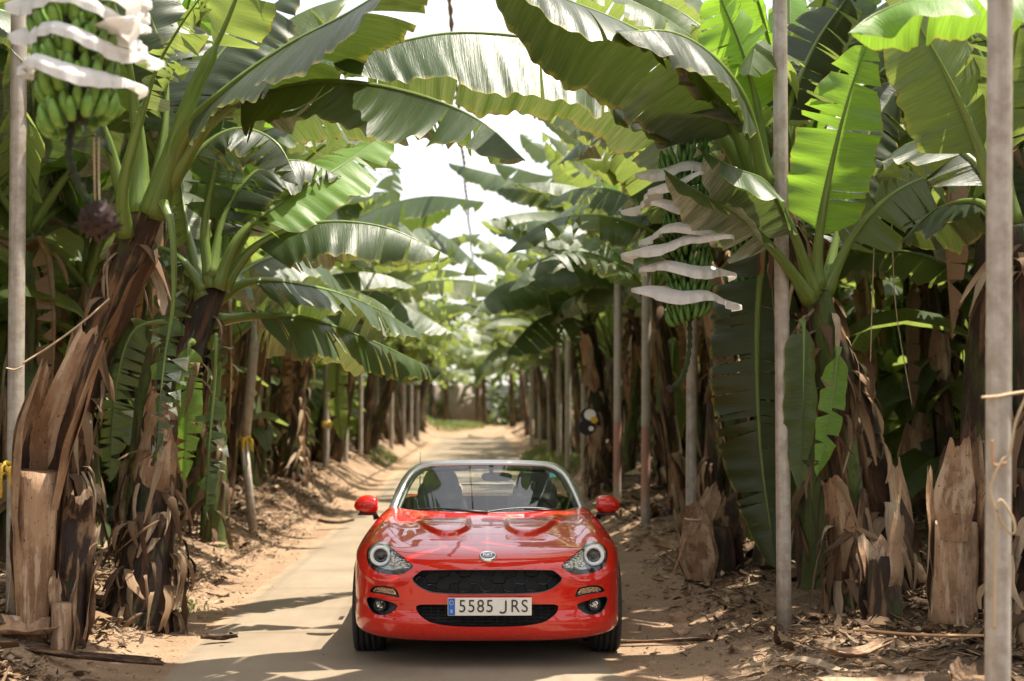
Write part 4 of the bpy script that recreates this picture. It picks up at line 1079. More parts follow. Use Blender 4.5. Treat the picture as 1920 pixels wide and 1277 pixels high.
# big leaning plant on the left, whose leaves arch over the road
px_plant('large leaning banana plant at left, peeling brown trunk, broad leaves arching over the road',
    [(85, 985, 9.9), (140, 780, 9.8), (215, 560, 9.6), (285, 385, 9.5)], [.155, .14, .125, .105],
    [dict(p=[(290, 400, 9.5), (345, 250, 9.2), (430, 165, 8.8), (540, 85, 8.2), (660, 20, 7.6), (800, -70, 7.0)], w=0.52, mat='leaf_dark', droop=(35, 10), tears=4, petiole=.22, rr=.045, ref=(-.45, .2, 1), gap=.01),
     dict(p=[(285, 400, 9.4), (355, 190, 9.2), (425, 40, 9.0), (480, -110, 8.8)], w=.3, mat='leaf', tears=4, petiole=.62, rr=.045, ref=FC),
     dict(p=[(310, 350, 9.4), (400, 222, 9.2), (505, 166, 8.9), (640, 152, 8.6), (780, 175, 8.3), (900, 225, 8.1), (985, 300, 8.0)], w=0.45, droop=(54, 46), curl=-8, tears=7, petiole=.28, rr=.035, gap=.012),
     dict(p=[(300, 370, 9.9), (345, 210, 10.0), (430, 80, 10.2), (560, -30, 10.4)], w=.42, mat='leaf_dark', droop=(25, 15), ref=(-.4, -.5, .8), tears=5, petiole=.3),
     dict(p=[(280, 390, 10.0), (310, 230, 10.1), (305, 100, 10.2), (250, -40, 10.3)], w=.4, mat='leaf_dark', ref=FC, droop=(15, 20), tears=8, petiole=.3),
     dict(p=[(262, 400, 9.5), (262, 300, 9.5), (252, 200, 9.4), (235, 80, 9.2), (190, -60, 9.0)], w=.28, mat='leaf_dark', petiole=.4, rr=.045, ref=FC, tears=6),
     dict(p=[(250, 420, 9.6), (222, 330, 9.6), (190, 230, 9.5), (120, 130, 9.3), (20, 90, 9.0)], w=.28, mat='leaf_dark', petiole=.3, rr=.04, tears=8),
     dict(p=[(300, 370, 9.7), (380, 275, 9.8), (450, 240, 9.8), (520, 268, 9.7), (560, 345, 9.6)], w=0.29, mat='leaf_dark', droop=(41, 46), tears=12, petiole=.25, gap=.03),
     dict(p=[(235, 440, 9.4), (232, 340, 9.2), (285, 150, 9.0), (330, 60, 8.8), (385, -20, 8.6)], w=.22, droop=(39, 46), tears=26, gap=.07, petiole=.45, jit=18, mat='leaf'),
     dict(p=[(305, 380, 9.2), (322, 430, 9.1), (325, 560, 9.1), (305, 700, 9.1), (292, 870, 9.0)], w=.17, name='shredded_leaf', ref=FC, droop=(25, 40), tears=26, gap=.05, petiole=.35, jit=24, curl=30, rr=.018),
     ], 'stem', 9, 3, flare=.06)
# second left plant, dark trunk
px_plant('dark trunked banana plant on the left bank with silvery leaves reaching over the road',
    [(262, 1015, 9.9), (300, 880, 10.0), (345, 700, 10.0), (400, 530, 10.1)], [.20, .155, .125, .10],
    [dict(p=[(405, 540, 10), (450, 440, 10), (540, 370, 10.2), (640, 310, 10.5), (735, 240, 10.8)], w=.33, mat='leaf_bright', droop=(18, 10), ref=(-.3, -.75, .6), tears=4, petiole=.25),
     dict(p=[(415, 540, 10.1), (480, 460, 10.1), (590, 418, 10.1), (720, 425, 10.1), (842, 480, 10.1)], w=0.37, droop=(49, 46), tears=8, petiole=.22, gap=.012),
     dict(p=[(395, 540, 10), (383, 430, 10), (400, 330, 10), (425, 190, 10)], w=.24, petiole=.35, ref=FC, tears=5),
     dict(p=[(405, 560, 10.2), (480, 525, 10.4), (600, 540, 10.8), (700, 575, 11.2), (795, 630, 11.6)], w=0.35, droop=(45, 46), tears=10, petiole=.15),
     dict(p=[(400, 600, 10.3), (480, 592, 10.5), (580, 598, 10.9), (700, 640, 11.4), (825, 697, 12)], w=0.37, droop=(50, 46), tears=14, gap=.012, petiole=.15),
     dict(p=[(385, 545, 10), (335, 480, 10.1), (270, 465, 10.3), (190, 520, 10.5)], w=0.31, mat='leaf_dark', droop=(37, 46), tears=14, gap=.04),
     dict(p=[(395, 520, 10), (420, 400, 10.1), (480, 320, 10.2), (560, 300, 10.3), (640, 330, 10.4)], w=0.35, mat='leaf_dark', droop=(45, 46), tears=16, gap=.04),
     dict(p=[(380, 560, 10), (360, 470, 10.2), (345, 390, 10.4), (330, 290, 10.6)], w=.22, petiole=.4, ref=FC, mat='leaf'),
     dict(p=[(395, 650, 9.8), (405, 630, 9.6), (402, 720, 9.6), (392, 840, 9.6), (385, 985, 9.6)], w=.15, name='shredded_leaf', ref=FC, droop=(35, 45), tears=27, gap=.055, jit=26, curl=30, petiole=.15, rr=.016),
     dict(p=[(360, 640, 9.9), (352, 660, 9.8), (352, 760, 9.8), (345, 900, 9.8)], w=.11, ref=FC, droop=(15, 15), tears=10, petiole=.1, mat='leaf_bright', rr=.014),
     dict(p=[(330, 600, 9.8), (250, 620, 9.7), (215, 740, 9.7), (205, 905, 9.7)], w=.15, ref=FC, droop=(15, 20), tears=18, gap=.03, petiole=.15, mat='leaf', rr=.014),
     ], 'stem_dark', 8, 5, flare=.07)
# right cluster, in front: young plant with the glowing leaf
px_plant('young banana plant behind the middle right pole with one glowing yellow green upright leaf',
    [(1600, 1090, 9.6), (1585, 900, 9.5), (1555, 700, 9.3), (1535, 545, 9.2)], [.13, .12, .10, .08],
    [dict(p=[(1530, 540, 9.1), (1538, 430, 9.0), (1562, 300, 8.9), (1592, 180, 8.8), (1628, 72, 8.7)], w=.27, mat='leaf_bright', droop=(8, 8), ref=(0, -1, .25), tears=5, gap=.03, petiole=.22, curl=6, sweep=.1, jit=9),
     dict(p=[(1545, 550, 9.2), (1600, 440, 9.1), (1670, 365, 9.0), (1750, 325, 8.9), (1822, 305, 8.8)], w=0.32, mat='leaf', droop=(32, 8), ref=(-.2, -.5, .8), tears=7, petiole=.25),
     dict(p=[(1525, 550, 9.1), (1490, 440, 8.9), (1440, 345, 8.7), (1380, 315, 8.5), (1305, 275, 8.4)], w=0.29, droop=(46, 46), tears=2, petiole=.3, curl=0),
     dict(p=[(1520, 560, 9.1), (1470, 490, 8.9), (1400, 415, 8.7), (1320, 365, 8.5), (1245, 318, 8.4)], w=0.26, droop=(41, 46), tears=2, petiole=.35, curl=0),
     dict(p=[(1548, 540, 9.3), (1580, 400, 9.5), (1625, 260, 9.7), (1690, 150, 9.9)], w=.28, mat='leaf_dark', droop=(8, 10), ref=FC, tears=8, petiole=.18),
     dict(p=[(1505, 600, 9.0), (1508, 620, 8.95), (1506, 760, 8.95), (1500, 918, 8.95)], w=.13, ref=(.2, -1, .1), droop=(15, 15), tears=2, petiole=.06, mat='leaf', rr=.012, name='hanging_leaf'),
     dict(p=[(1572, 650, 8.9), (1570, 670, 8.9), (1556, 780, 8.9), (1532, 895, 8.9)], w=.09, ref=(-.4, -1, .1), droop=(25, 15), tears=5, petiole=.05, mat='leaf_bright', rr=.012, name='hanging_leaf'),
     ], 'stem_green', 6, 7)
# its older neighbour, leaning left, with the big leaves over the road
px_plant('tall banana plant leaning left behind the middle right pole, huge dark leaves over the road',
    [(1700, 1050, 9.9), (1630, 850, 9.8), (1550, 620, 9.7), (1440, 345, 9.6)], [.14, .125, .11, .10],
    [dict(p=[(1420, 360, 9.5), (1330, 225, 9.3), (1200, 130, 9.1), (1050, 80, 8.9), (870, 60, 8.7), (730, 82, 8.6), (625, 118, 8.5)], w=0.60, droop=(57, 46), curl=-6, tears=4, petiole=.18, gap=.006, rr=.04),
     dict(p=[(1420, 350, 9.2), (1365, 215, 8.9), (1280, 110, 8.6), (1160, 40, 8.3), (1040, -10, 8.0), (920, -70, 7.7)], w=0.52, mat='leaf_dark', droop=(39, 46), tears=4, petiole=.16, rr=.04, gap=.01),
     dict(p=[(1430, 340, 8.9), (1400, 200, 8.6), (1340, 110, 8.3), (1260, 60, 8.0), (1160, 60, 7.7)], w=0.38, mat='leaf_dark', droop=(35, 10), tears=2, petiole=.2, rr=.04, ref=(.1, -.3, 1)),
     dict(p=[(1400, 370, 9.9), (1310, 275, 10.2), (1190, 215, 10.5), (1090, 195, 10.8), (1000, 205, 11.1)], w=0.43, mat='leaf', droop=(45, 46), tears=12, gap=.02),
     dict(p=[(1440, 340, 9.7), (1420, 200, 9.6), (1390, 90, 9.5), (1340, -30, 9.3)], w=.3, mat='leaf_bright', ref=FC, petiole=.3, droop=(12, 30)),
     dict(p=[(1450, 340, 9.8), (1480, 200, 9.8), (1530, 80, 9.8), (1600, -20, 9.8)], w=.3, mat='leaf_dark', ref=FC, petiole=.3),
     dict(p=[(1455, 380, 9.75), (1438, 440, 9.7), (1420, 600, 9.7), (1425, 830, 9.7), (1455, 1065, 9.7)], w=.34, mat='leaf_dark', ref=(-.3, -1, .1), droop=(20, 10), tears=13, gap=.012, petiole=.10, jit=8, name='hanging_leaf'),
     dict(p=[(1400, 370, 9.4), (1350, 320, 9.3), (1270, 320, 9.2), (1180, 370, 9.2)], w=0.29, droop=(37, 46), tears=6),
     ], 'stem', 7, 9, flare=.06)
px_plant('banana plant at the right edge behind the nearest pole, broad drooping dark leaves',
    [(1950, 1150, 8.2), (1945, 900, 8.2), (1930, 650, 8.1), (1905, 420, 8.0)], [.18, .15, .13, .11],
    [dict(p=[(1880, 420, 8.0), (1830, 260, 7.9), (1775, 140, 7.8), (1720, 40, 7.7), (1690, -50, 7.6)], w=.34, mat='leaf', ref=(.2, -1, .2), droop=(10, 15), petiole=.28, tears=3, rr=.035),
     dict(p=[(2010, -40, 6.5), (1880, -30, 6.4), (1740, -10, 6.3), (1640, 25, 6.3), (1590, 62, 6.2)], w=.26, mat='leaf_bright', droop=(45, 46), petiole=.1, tears=2),
     dict(p=[(1890, 430, 8.0), (1850, 330, 8.1), (1780, 270, 8.3), (1700, 270, 8.6), (1640, 330, 8.9)], w=0.31, mat='leaf_dark', droop=(37, 46), tears=12, gap=.03),
     dict(p=[(1900, 420, 8.0), (1880, 250, 7.9), (1900, 100, 7.8), (1930, -60, 7.6)], w=.3, mat='leaf', ref=FC, petiole=.25),
     dict(p=[(1895, 440, 8.0), (1840, 380, 8.3), (1760, 390, 8.8), (1690, 450, 9.3)], w=0.29, mat='leaf_dark', droop=(37, 46), tears=12, gap=.03),
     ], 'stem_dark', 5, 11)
px_plant('brown trunked banana plant leaning right behind the tan stump, trunk fully peeled',
    [(1720, 960, 11.6), (1738, 820, 11.6), (1765, 680, 11.6), (1795, 525, 11.6)], [.19, .16, .13, .105],
    [dict(p=[(1795, 530, 11.6), (1770, 420, 11.6), (1730, 330, 11.5), (1650, 300, 11.4)], w=0.36, mat='leaf_dark', droop=(37, 46)),
     dict(p=[(1800, 530, 11.6), (1830, 420, 11.6), (1880, 340, 11.6), (1960, 320, 11.6)], w=0.36, mat='leaf_dark', droop=(37, 46)),
     dict(p=[(1795, 530, 11.6), (1800, 400, 11.7), (1790, 260, 11.8), (1760, 120, 11.8)], w=.26, ref=FC),
     dict(p=[(1790, 540, 11.5), (1740, 470, 11.3), (1680, 460, 11.1), (1610, 510, 11)], w=0.31, droop=(37, 46), tears=12),
     dict(p=[(1800, 540, 11.5), (1850, 480, 11.3), (1900, 500, 11.2), (1950, 560, 11.1)], w=0.31, droop=(37, 46), tears=12)],
    'stem', 10, 13, flare=.07, smat=('sheath', 'sheath_brown'))
# middle distance, both sides
px_plant('banana plant beside the pale pink based poles, dark trunk with four flat silvery leaves',
    [(1135, 925, 17.5), (1125, 800, 17.5), (1112, 700, 17.5), (1100, 610, 17.3)], [.16, .14, .12, .10],
    [dict(p=[(1105, 610, 17.3), (1060, 550, 16.8), (990, 525, 16.3), (930, 540, 15.8), (885, 590, 15.4)], w=0.43, droop=(46, 46), tears=6),
     dict(p=[(1105, 600, 17.3), (1085, 520, 17), (1040, 500, 16.8), (985, 520, 16.5)], w=0.43, mat='leaf', droop=(41, 46)),
     dict(p=[(1110, 600, 17.3), (1150, 520, 17), (1210, 505, 16.8), (1280, 560, 16.5)], w=0.43, mat='leaf_dark', droop=(45, 46)),
     dict(p=[(1100, 610, 17.3), (1050, 590, 16.8), (1000, 605, 16.4), (950, 660, 16)], w=0.43, droop=(45, 46), tears=9),
     dict(p=[(1105, 600, 17.3), (1095, 500, 17.5), (1075, 420, 17.7), (1030, 350, 17.9)], w=.3, mat='leaf', ref=FC),
     dict(p=[(1110, 600, 17.3), (1130, 500, 17.5), (1160, 430, 17.7), (1190, 360, 17.9)], w=.3, mat='leaf', ref=FC)],
    'stem_dark', 6, 15)
px_plant('banana plant behind the right fruit bunch with long pale leaves stacked over the road',
    [(1270, 900, 14.2), (1262, 760, 14.2), (1250, 620, 14.1), (1235, 500, 14)], [.15, .135, .12, .10],
    [dict(p=[(1230, 500, 14), (1170, 430, 13.8), (1080, 402, 13.5), (990, 398, 13.2), (900, 415, 13)], w=0.39, mat='leaf', droop=(41, 46), tears=3, petiole=.15),
     dict(p=[(1230, 510, 14), (1180, 490, 13.8), (1100, 490, 13.5), (1040, 498, 13.3), (972, 528, 13)], w=0.35, droop=(45, 46), tears=4, petiole=.12),
     dict(p=[(1235, 490, 14), (1160, 400, 14.4), (1080, 345, 14.8), (1000, 325, 15.1), (925, 305, 15.5)], w=.3, mat='leaf', droop=(25, 15), ref=(.2, -.7, .7), tears=3),
     dict(p=[(1235, 490, 14), (1170, 390, 14.5), (1080, 360, 15), (985, 340, 15.5), (840, 305, 16)], w=0.40, droop=(37, 46), tears=4),
     dict(p=[(1238, 490, 14), (1180, 350, 14.6), (1100, 300, 15.2), (1020, 280, 15.7), (975, 250, 16)], w=.3, mat='leaf', ref=(.3, -.8, .6), droop=(20, 10)),
     dict(p=[(1240, 500, 14), (1210, 360, 13.6), (1150, 305, 13.3), (1060, 312, 13)], w=0.37, droop=(46, 46), tears=3),
     dict(p=[(1240, 500, 14), (1260, 400, 14), (1310, 360, 14), (1400, 400, 14)], w=0.37, mat='leaf_dark', droop=(37, 46)),
     dict(p=[(1262, 640, 13.4), (1262, 650, 13.3), (1260, 740, 13.3), (1262, 860, 13.3)], w=.16, mat='leaf', ref=FC, droop=(6, 6), tears=0, petiole=.04, name='hanging_leaf')],
    'stem', 7, 17)
px_plant('banana plant behind the leaning left pole, pale torn leaves spread toward the road',
    [(545, 900, 14.5), (550, 760, 14.5), (560, 640, 14.4), (570, 540, 14.3)], [.15, .135, .12, .10],
    [dict(p=[(570, 540, 14.3), (620, 450, 14), (700, 395, 13.7), (800, 368, 13.4), (908, 378, 13.1)], w=0.37, droop=(46, 46), tears=5, petiole=.15),
     dict(p=[(570, 540, 14.3), (630, 480, 14), (700, 460, 13.8), (780, 470, 13.6), (855, 485, 13.4)], w=0.29, mat='leaf', droop=(37, 46), tears=4),
     dict(p=[(572, 545, 14.3), (650, 530, 14), (740, 560, 13.8), (850, 625, 13.6)], w=0.43, droop=(41, 46), tears=6),
     dict(p=[(570, 540, 14.3), (640, 440, 14.8), (740, 420, 15.3), (830, 440, 15.8), (920, 520, 16)], w=0.40, droop=(37, 46), tears=6),
     dict(p=[(570, 535, 14.3), (600, 420, 14.4), (650, 330, 14.5), (720, 270, 14.6)], w=.26, ref=(-.2, -.8, .5), mat='leaf'),
     dict(p=[(565, 535, 14.3), (540, 420, 14.3), (500, 350, 14.3), (430, 330, 14.3)], w=0.36, mat='leaf_dark', droop=(37, 46)),
     dict(p=[(568, 540, 14.3), (640, 590, 13.7), (720, 640, 13.4), (790, 720, 13.2)], w=0.37, droop=(46, 46), tears=12),
     dict(p=[(640, 660, 14.3), (636, 670, 14.2), (632, 740, 14.2), (642, 830, 14.2)], w=.11, mat='leaf', ref=FC, droop=(8, 8), tears=4, petiole=.04, name='hanging_leaf')],
    'stem', 7, 19)
# lower left trunks and background trunk beside the left pole
for i, (tr, rd, mt, lab) in enumerate([
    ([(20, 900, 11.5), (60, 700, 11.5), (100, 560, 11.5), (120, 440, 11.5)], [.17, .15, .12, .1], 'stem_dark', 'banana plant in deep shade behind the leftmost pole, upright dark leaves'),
    ([(500, 880, 17), (505, 780, 17), (515, 690, 17)], [.2, .18, .15], 'stem', 'banana plant with short thick brown trunk between the two thin left poles'),
    ([(1380, 900, 13), (1370, 760, 13), (1350, 600, 13), (1330, 480, 13)], [.17, .15, .12, .1], 'stem', 'banana plant in the gap between the fruit bunch and the dark hanging leaf'),
    ([(1500, 940, 12), (1505, 780, 12), (1510, 620, 12), (1500, 450, 12)], [.16, .14, .12, .1], 'stem_dark', 'shaded banana plant directly behind the two hanging green leaves')]):
    t = tr[-1]; rr3 = random.Random(100 + i); lv = []
    for k in range(7):
        a = R(-70 + 140 * k / 6 + rr3.uniform(-8, 8)); ln = rr3.uniform(190, 260) * 11.5 / t[2]
        dx, dy = math.sin(a), -math.cos(a)
        lv.append(dict(p=[t, (t[0] + dx * ln * .4, t[1] + dy * ln * .45, t[2] + rr3.uniform(-.3, .3)), (t[0] + dx * ln * .9, t[1] + dy * ln * .75, t[2] + rr3.uniform(-.8, .8)),
                          (t[0] + dx * ln * 1.45, t[1] + dy * ln * .7 + 40 * abs(dx), t[2] + rr3.uniform(-1.2, 1.2))], w=.24, mat=('leaf_dark' if k % 2 else 'leaf'), droop=(45, 25), tears=9,
                  ref=(0, -.5, .8)))
    px_plant(lab, tr, rd, lv, mt, 6, 30 + i)

# cut stumps with peeling tan sheaths
def stump(label, path, rad, seed, n, inner='stem', aw=(.5, .9), flare=(.01, .06), top=True, pos=None):
    pts = [W(*t) for t in path]; pts[0].z = float(gz(pts[0].x, pts[0].y)) - .06; base = pts[0].copy()
    root = empty('banana_stump', base, label, 'stump')
    mb = MB(); N_ = 14; P = catmull(pts, N_); P = P[: int(N_ * .6)]
    tube(mb, P, np.interp(np.linspace(0, .6, len(P)), np.linspace(0, 1, len(rad)), rad) * .93, 16, jit=.05, rnd=seed)
    mb.build('core', M[inner], root, origin=base)
    rnd = random.Random(seed)
    for k in range(n):
        s0 = [0, 0, .05, .12, .25, .4][k % 6] + rnd.uniform(0, .06); s1 = min(.995, s0 + rnd.uniform(.45, .75))
        a0 = (math.pi * 1.5 + rnd.uniform(-1.3, 1.3)) if k < n * .7 else rnd.uniform(0, 6.28)
        if pos: a0 = pos[k % len(pos)]
        m2 = sheath_mesh(pts, [r * (1 + .03 * (k % 4)) for r in rad], a0, rnd.uniform(*aw), s0, s1, rnd.uniform(*flare), seed * 3 + k, 18, 11)
        m2.build('sheath', M['sheath_brown' if k % 4 == 1 else 'sheath'], root, origin=base)
stump('tan cut stump wrapped in curling dry sheaths, left of the nearest pole on the right', [(1788, 1060, 9.0), (1792, 960, 9.0), (1798, 880, 9.0), (1806, 795, 9.0)], [.17, .15, .13, .095], 71, 12, 'sheath')
stump('large pale peeling stump leaning right beside the leftmost pole', [(62, 1010, 9.15), (75, 880, 9.1), (105, 750, 9.0), (150, 615, 8.95)], [.09, .135, .145, .11], 73, 12, 'sheath', aw=(.5, .85), flare=(.0, .05))
stump('dark brown rotten stump on the left bank between pole and dark trunk', [(130, 1090, 9.3), (128, 1040, 9.4), (140, 980, 9.5), (150, 930, 9.5)], [.12, .12, .12, .1], 75, 7, 'stem_dark', flare=(.03, .12))
stump('short square cut pale stump at the foot of the left bank', [(118, 1085, 9.0), (120, 1060, 9.0), (124, 1030, 9.0)], [.075, .07, .07], 77, 5, 'sheath', flare=(0, .01))
stump('squat ragged brown stump on the right bank beside the hanging dark leaf', [(1330, 1000, 12.6), (1335, 950, 12.6), (1345, 900, 12.6)], [.24, .22, .16], 79, 8, 'stem_dark', flare=(.02, .1))
stump('stout reddish stump right of the dark hanging leaf among the trunks', [(1660, 1085, 9.4), (1655, 1000, 9.5), (1640, 930, 9.6)], [.13, .11, .09], 81, 5, 'stem', flare=(.02, .06))

# ---------------------------------------------------------------- the mass of leaves that closes every view
def foliage_mass(name, label, spots, n, hmax, seed):
    rs = np.random.RandomState(seed); mb = MB()
    for k in range(n):
        x, y, wx, wy_ = spots[rs.randint(len(spots))]
        p = Vector((x + rs.uniform(-wx, wx), y + rs.uniform(-wy_, wy_), 0)); p.z = float(gz(p.x, p.y)) + rs.uniform(.1, hmax)
        a = rs.uniform(0, 6.28); L = rs.uniform(1.1, 2.2); e = rs.uniform(-.2, 1.1); w_ = rs.uniform(.16, .3); V = []; m = 6
        d = Vector((math.cos(a), math.sin(a), 0)); sd_ = Vector((-math.sin(a), math.cos(a), 0)); q = p.copy()
        for i in range(m):
            t = i / (m - 1); ww = w_ * min(1, (t * 4 + .05) ** .5) * min(1, (1.03 - t) * 2.2) ** .7
            for j in (-1, 0, 1): V.append(q + sd_ * j * ww * .9 + Vector((0, 0, -abs(j) * ww * .5)))
            q = q + (d * math.cos(e) + Vector((0, 0, math.sin(e)))) * (L / m); e -= .38
        mb.add(V, [(i * 3 + j, i * 3 + j + 1, i * 3 + j + 4, i * 3 + j + 3) for i in range(m - 1) for j in (0, 1)], [(abs(v % 3 - 1) * .8, (v // 3) / 6 * L + k) for v in range(len(V))])
    return tag(mb.build(name, M['leaf']), label, None, None, 'stuff')
foliage_mass('distant_foliage', 'mass of banana leaves closing the far end and the depths of the plantation',
    [(-14, 84, 8, 4), (0, 84, 8, 3), (14, 84, 8, 4)] * 2 + [(-24, y, 2, 5) for y in (22, 32, 42, 54, 66, 76)] + [(22.5, y, 2, 5) for y in (20, 30, 40, 52, 64, 76)] + [(-10, 66, 6, 8), (9, 66, 6, 8), (-14, 50, 3, 6), (13, 50, 3, 6)], 9000, 5.2, 3)
foliage_mass('undergrowth', 'young suckers and low leaves growing between the shaded rows',
    [(sx * x + (.5 if sx < 0 else -.3) * 0, y, .45, 2.6) for sx in (-1, 1) for x in (4.5, 4.7, 6.5, 9, 11.6, 15) for y in (14, 19, 24, 29, 36, 44, 52)], 3600, 2.4, 5)
# ---------------------------------------------------------------- poles
def pole(label, px, pyb, D, wpx, topx=None, ztop=7.6,  mat='pole', bend=None, group=None):
    if pyb < 1250: D = min(60, max(D * .95, ground_hit(px, pyb, D)))
    b = W(px, pyb, D); b.z = float(gz(b.x, b.y)) - .15
    r = wpx * D / F_PX / 2
    pts = [b]
    if bend: pts += [W(*q) for q in bend]
    if topx is not None: t = W(topx, 0, D); 
    else: t = Vector((b.x, b.y, 0))
    t2 = Vector((t.x, t.y, ztop)) 
    if topx is not None:
        t0 = W(topx, 0, D); k = (ztop - b.z) / (t0.z - b.z); t2 = b + (t0 - b) * k
    if not (bend and ztop < 5): pts.append(t2)
    mb = MB(); P = catmull(pts, 14) if not bend else np.array([tuple(p) for p in pts])
    tube(mb, P - np.array(b), r, 16)
    o = mb.build('pole', M[mat]); o.location = b
    return tag(o, label, 'pole', group), b, r, D
POLES = {}
for key, a in {
    'L1': ('grey pipe pole at the left edge with yellow ribbon tied low', 27, 1150, 9.4, 30, 36),
    'L2': ('shaded grey pole between the two large left trunks', 272, 960, 12.2, 20, 270, 4.6),
    'L4': ('thin pole on the left bank right of the broken leaning pole', 557, 893, 17.5, 15, 565, 3.2),
    'L5': ('second slim pole beyond the broken leaning pole on the left', 611, 878, 20.5, 12, 618, 3.3),
    'R1': ('nearest thick grey pole at the right edge with twine knotted round it', 1867, 1400, 5.5, 47, 1875),
    'R2': ('middle right pole in front of the dark hanging leaf', 1470, 1180, 9.5, 28, 1462),
    'R3': ('dull shaded pole standing below the right fruit bunch', 1294, 1062, 12.0, 20, 1302, 4.2),
}.items():
    POLES[key] = pole(*a)
POLES['R4'] = pole('bright pole with pinkish lower half just left of the fruit bunch', 1210, 985, 15.0, 17, 1214, 4.4, mat='pole_pink')
POLES['R5'] = pole('slim pole with pinkish lower half directly behind the right car mirror', 1157, 945, 17.0, 15, 1161, 4.6, mat='pole_pink')
b = W(478, 915, 17.0); b.z = float(gz(b.x, b.y)) - .1
mb = MB(); tube(mb, [Vector((0, 0, 0)), W(457, 828, 17.0) - b], .052, 14); tube(mb, [W(459, 832, 17.0) - b, W(476, 655, 17.1) - b, W(482, 600, 17.1) - b], .06, 14)
o = mb.build('pole', M['pole']); o.location = b; tag(o, 'broken pole leaning at a kink on the left bank, tied with yellow ribbon', 'pole')
ORD = ['first', 'second', 'third', 'fourth', 'fifth', 'sixth', 'seventh']
for i, (px, py, D, w_) in enumerate([(648, 868, 23, 10), (676, 858, 27, 9), (706, 848, 31, 9), (734, 842, 35, 8), (757, 836, 39, 7), (771, 830, 44, 6), (783, 826, 50, 6)]):
    pole('%s thin far pole along the left bank, counting away from the car' % ORD[i], px, py, D, w_, px + 2, ztop=3.4, group='far poles along the left bank')
for i, (px, py, D, w_) in enumerate([(1095, 900, 20, 12), (1065, 885, 24, 11), (1048, 862, 28, 9), (1030, 850, 32, 8), (1012, 842, 38, 7), (996, 836, 45, 6)]):
    pole('%s thin far pole along the right bank, counting away from the car' % ORD[i], px, py, D, w_, px + 1, ztop=3.6, group='far poles along the right bank')
# cross pipe under the net
mb = MB(); tube(mb, [(-8, 26, 7.45), (8, 26, 7.52)], .05, 10)
tag(mb.build('cross_pipe', M['pole']), 'horizontal pipe spanning the road high between the leaves under the netting', 'pipe')
# ribbons
def ribbon(label, px, py, D, r, s=1.0, seed=0):
    r = r * .9; s *= .6
    c = W(px, py, D); rnd = random.Random(seed); mb = MB()
    for k in range(3):
        P = [(math.cos(a) * (r + .006), math.sin(a) * (r + .006), .02 * math.sin(a * 2 + k) + k * .02) for a in np.linspace(0, 6.28, 14)]
        tube(mb, P, .012, 5, flat=1.6)
    for k in range(7):
        a = rnd.uniform(-2.6, -.4); L = rnd.uniform(.08, .22) * s
        P = [(math.cos(a) * r, math.sin(a) * r, 0), (math.cos(a) * (r + .05), math.sin(a) * (r + .03), rnd.uniform(-.02, .07)), (math.cos(a) * (r + .06), math.sin(a) * (r + .02), -L)]
        tube(mb, catmull(P, 7), .011, 4, flat=.25 + rnd.random())
    o = mb.build('ribbon', M['yellow_tape']); o.location = c; tag(o, label, 'ribbon')
ribbon('yellow ribbon knotted round the pole at the left edge', 25, 885, 9.4, .055, 1.3, 1)
ribbon('yellow ribbon at the kink of the broken leaning pole', 460, 827, 17, .06, 1, 2)
ribbon('yellow ribbon on the thin pole right of the broken one', 559, 790, POLES['L4'][3], POLES['L4'][2], 1, 3)
ribbon('small yellow ribbon on the second slim pole on the left', 613, 795, POLES['L5'][3], POLES['L5'][2], 1, 4)
def line(name, label, cat, pts, r, mat='twine', strands=1):
    P = catmull([W(*p) for p in pts], max(12, len(pts) * 8)); b = P[0].copy(); mb = MB()
    for s in range(strands):
        if strands > 1:
            L = np.arange(len(P)); off = np.stack([np.cos(L * 1.6 + s * 3.14), np.sin(L * 1.6 + s * 3.14) * .5, L * 0], 1) * r * .9
        else: off = 0
        tube(mb, P - b + off, r, 6)
    o = mb.build(name, M[mat]); o.location = tuple(b); return tag(o, label, cat)
line('twine', 'twine tied from the left pole up to the leaning trunk', 'twine', [(42, 682, 9.35), (100, 645, 9.4), (160, 600, 9.5), (205, 560, 9.6)], .008)
line('twine', 'thin ring of wire round the left pole below the twine', 'wire', [(12, 690, 9.33), (27, 693, 9.33), (42, 688, 9.33)], .006)
line('twine', 'two strand cord wrapped round the nearest right pole and running off right', 'cord', [(1843, 745, 5.42), (1870, 743, 5.43), (1893, 739, 5.46), (1925, 734, 5.5)], .006, strands=2)
line('twine', 'looped white cord hanging from the knot on the nearest right pole', 'cord', [(1925, 742, 5.4), (1905, 790, 5.4), (1893, 850, 5.4), (1880, 862, 5.4), (1862, 900, 5.4), (1858, 930, 5.4), (1885, 990, 5.4), (1902, 1000, 5.4), (1898, 970, 5.4), (1872, 940, 5.4), (1866, 1050, 5.4), (1864, 1180, 5.4)], .0055)
line('twine', 'wire hook sticking out of the nearest right pole', 'hook', [(1860, 825, 5.42), (1861, 850, 5.42), (1864, 872, 5.42), (1888, 868, 5.41)], .006, 'rope')
line('twine', 'wire ring round the shaded pole below the right fruit bunch', 'wire', [(1284, 973, 11.93), (1294, 975, 11.9), (1312, 976, 11.95)], .012)
line('twine', 'left strand of twine hanging under the large fruit bunch', 'twine', [(176, 258, 5.6), (177, 320, 5.6), (178, 378, 5.6)], .0035)
line('twine', 'right strand of twine hanging under the large fruit bunch', 'twine', [(185, 258, 5.6), (185, 320, 5.6), (186, 380, 5.6)], .0035)
line('twine', 'long string hanging between the trunks on the far right', 'string', [(1640, 430, 10.5), (1634, 600, 10.5), (1630, 760, 10.5)], .004)
line('twine', 'slack string hanging left of the peeled trunk on the right', 'string', [(1672, 420, 10.8), (1680, 580, 10.8), (1710, 760, 10.8)], .004)
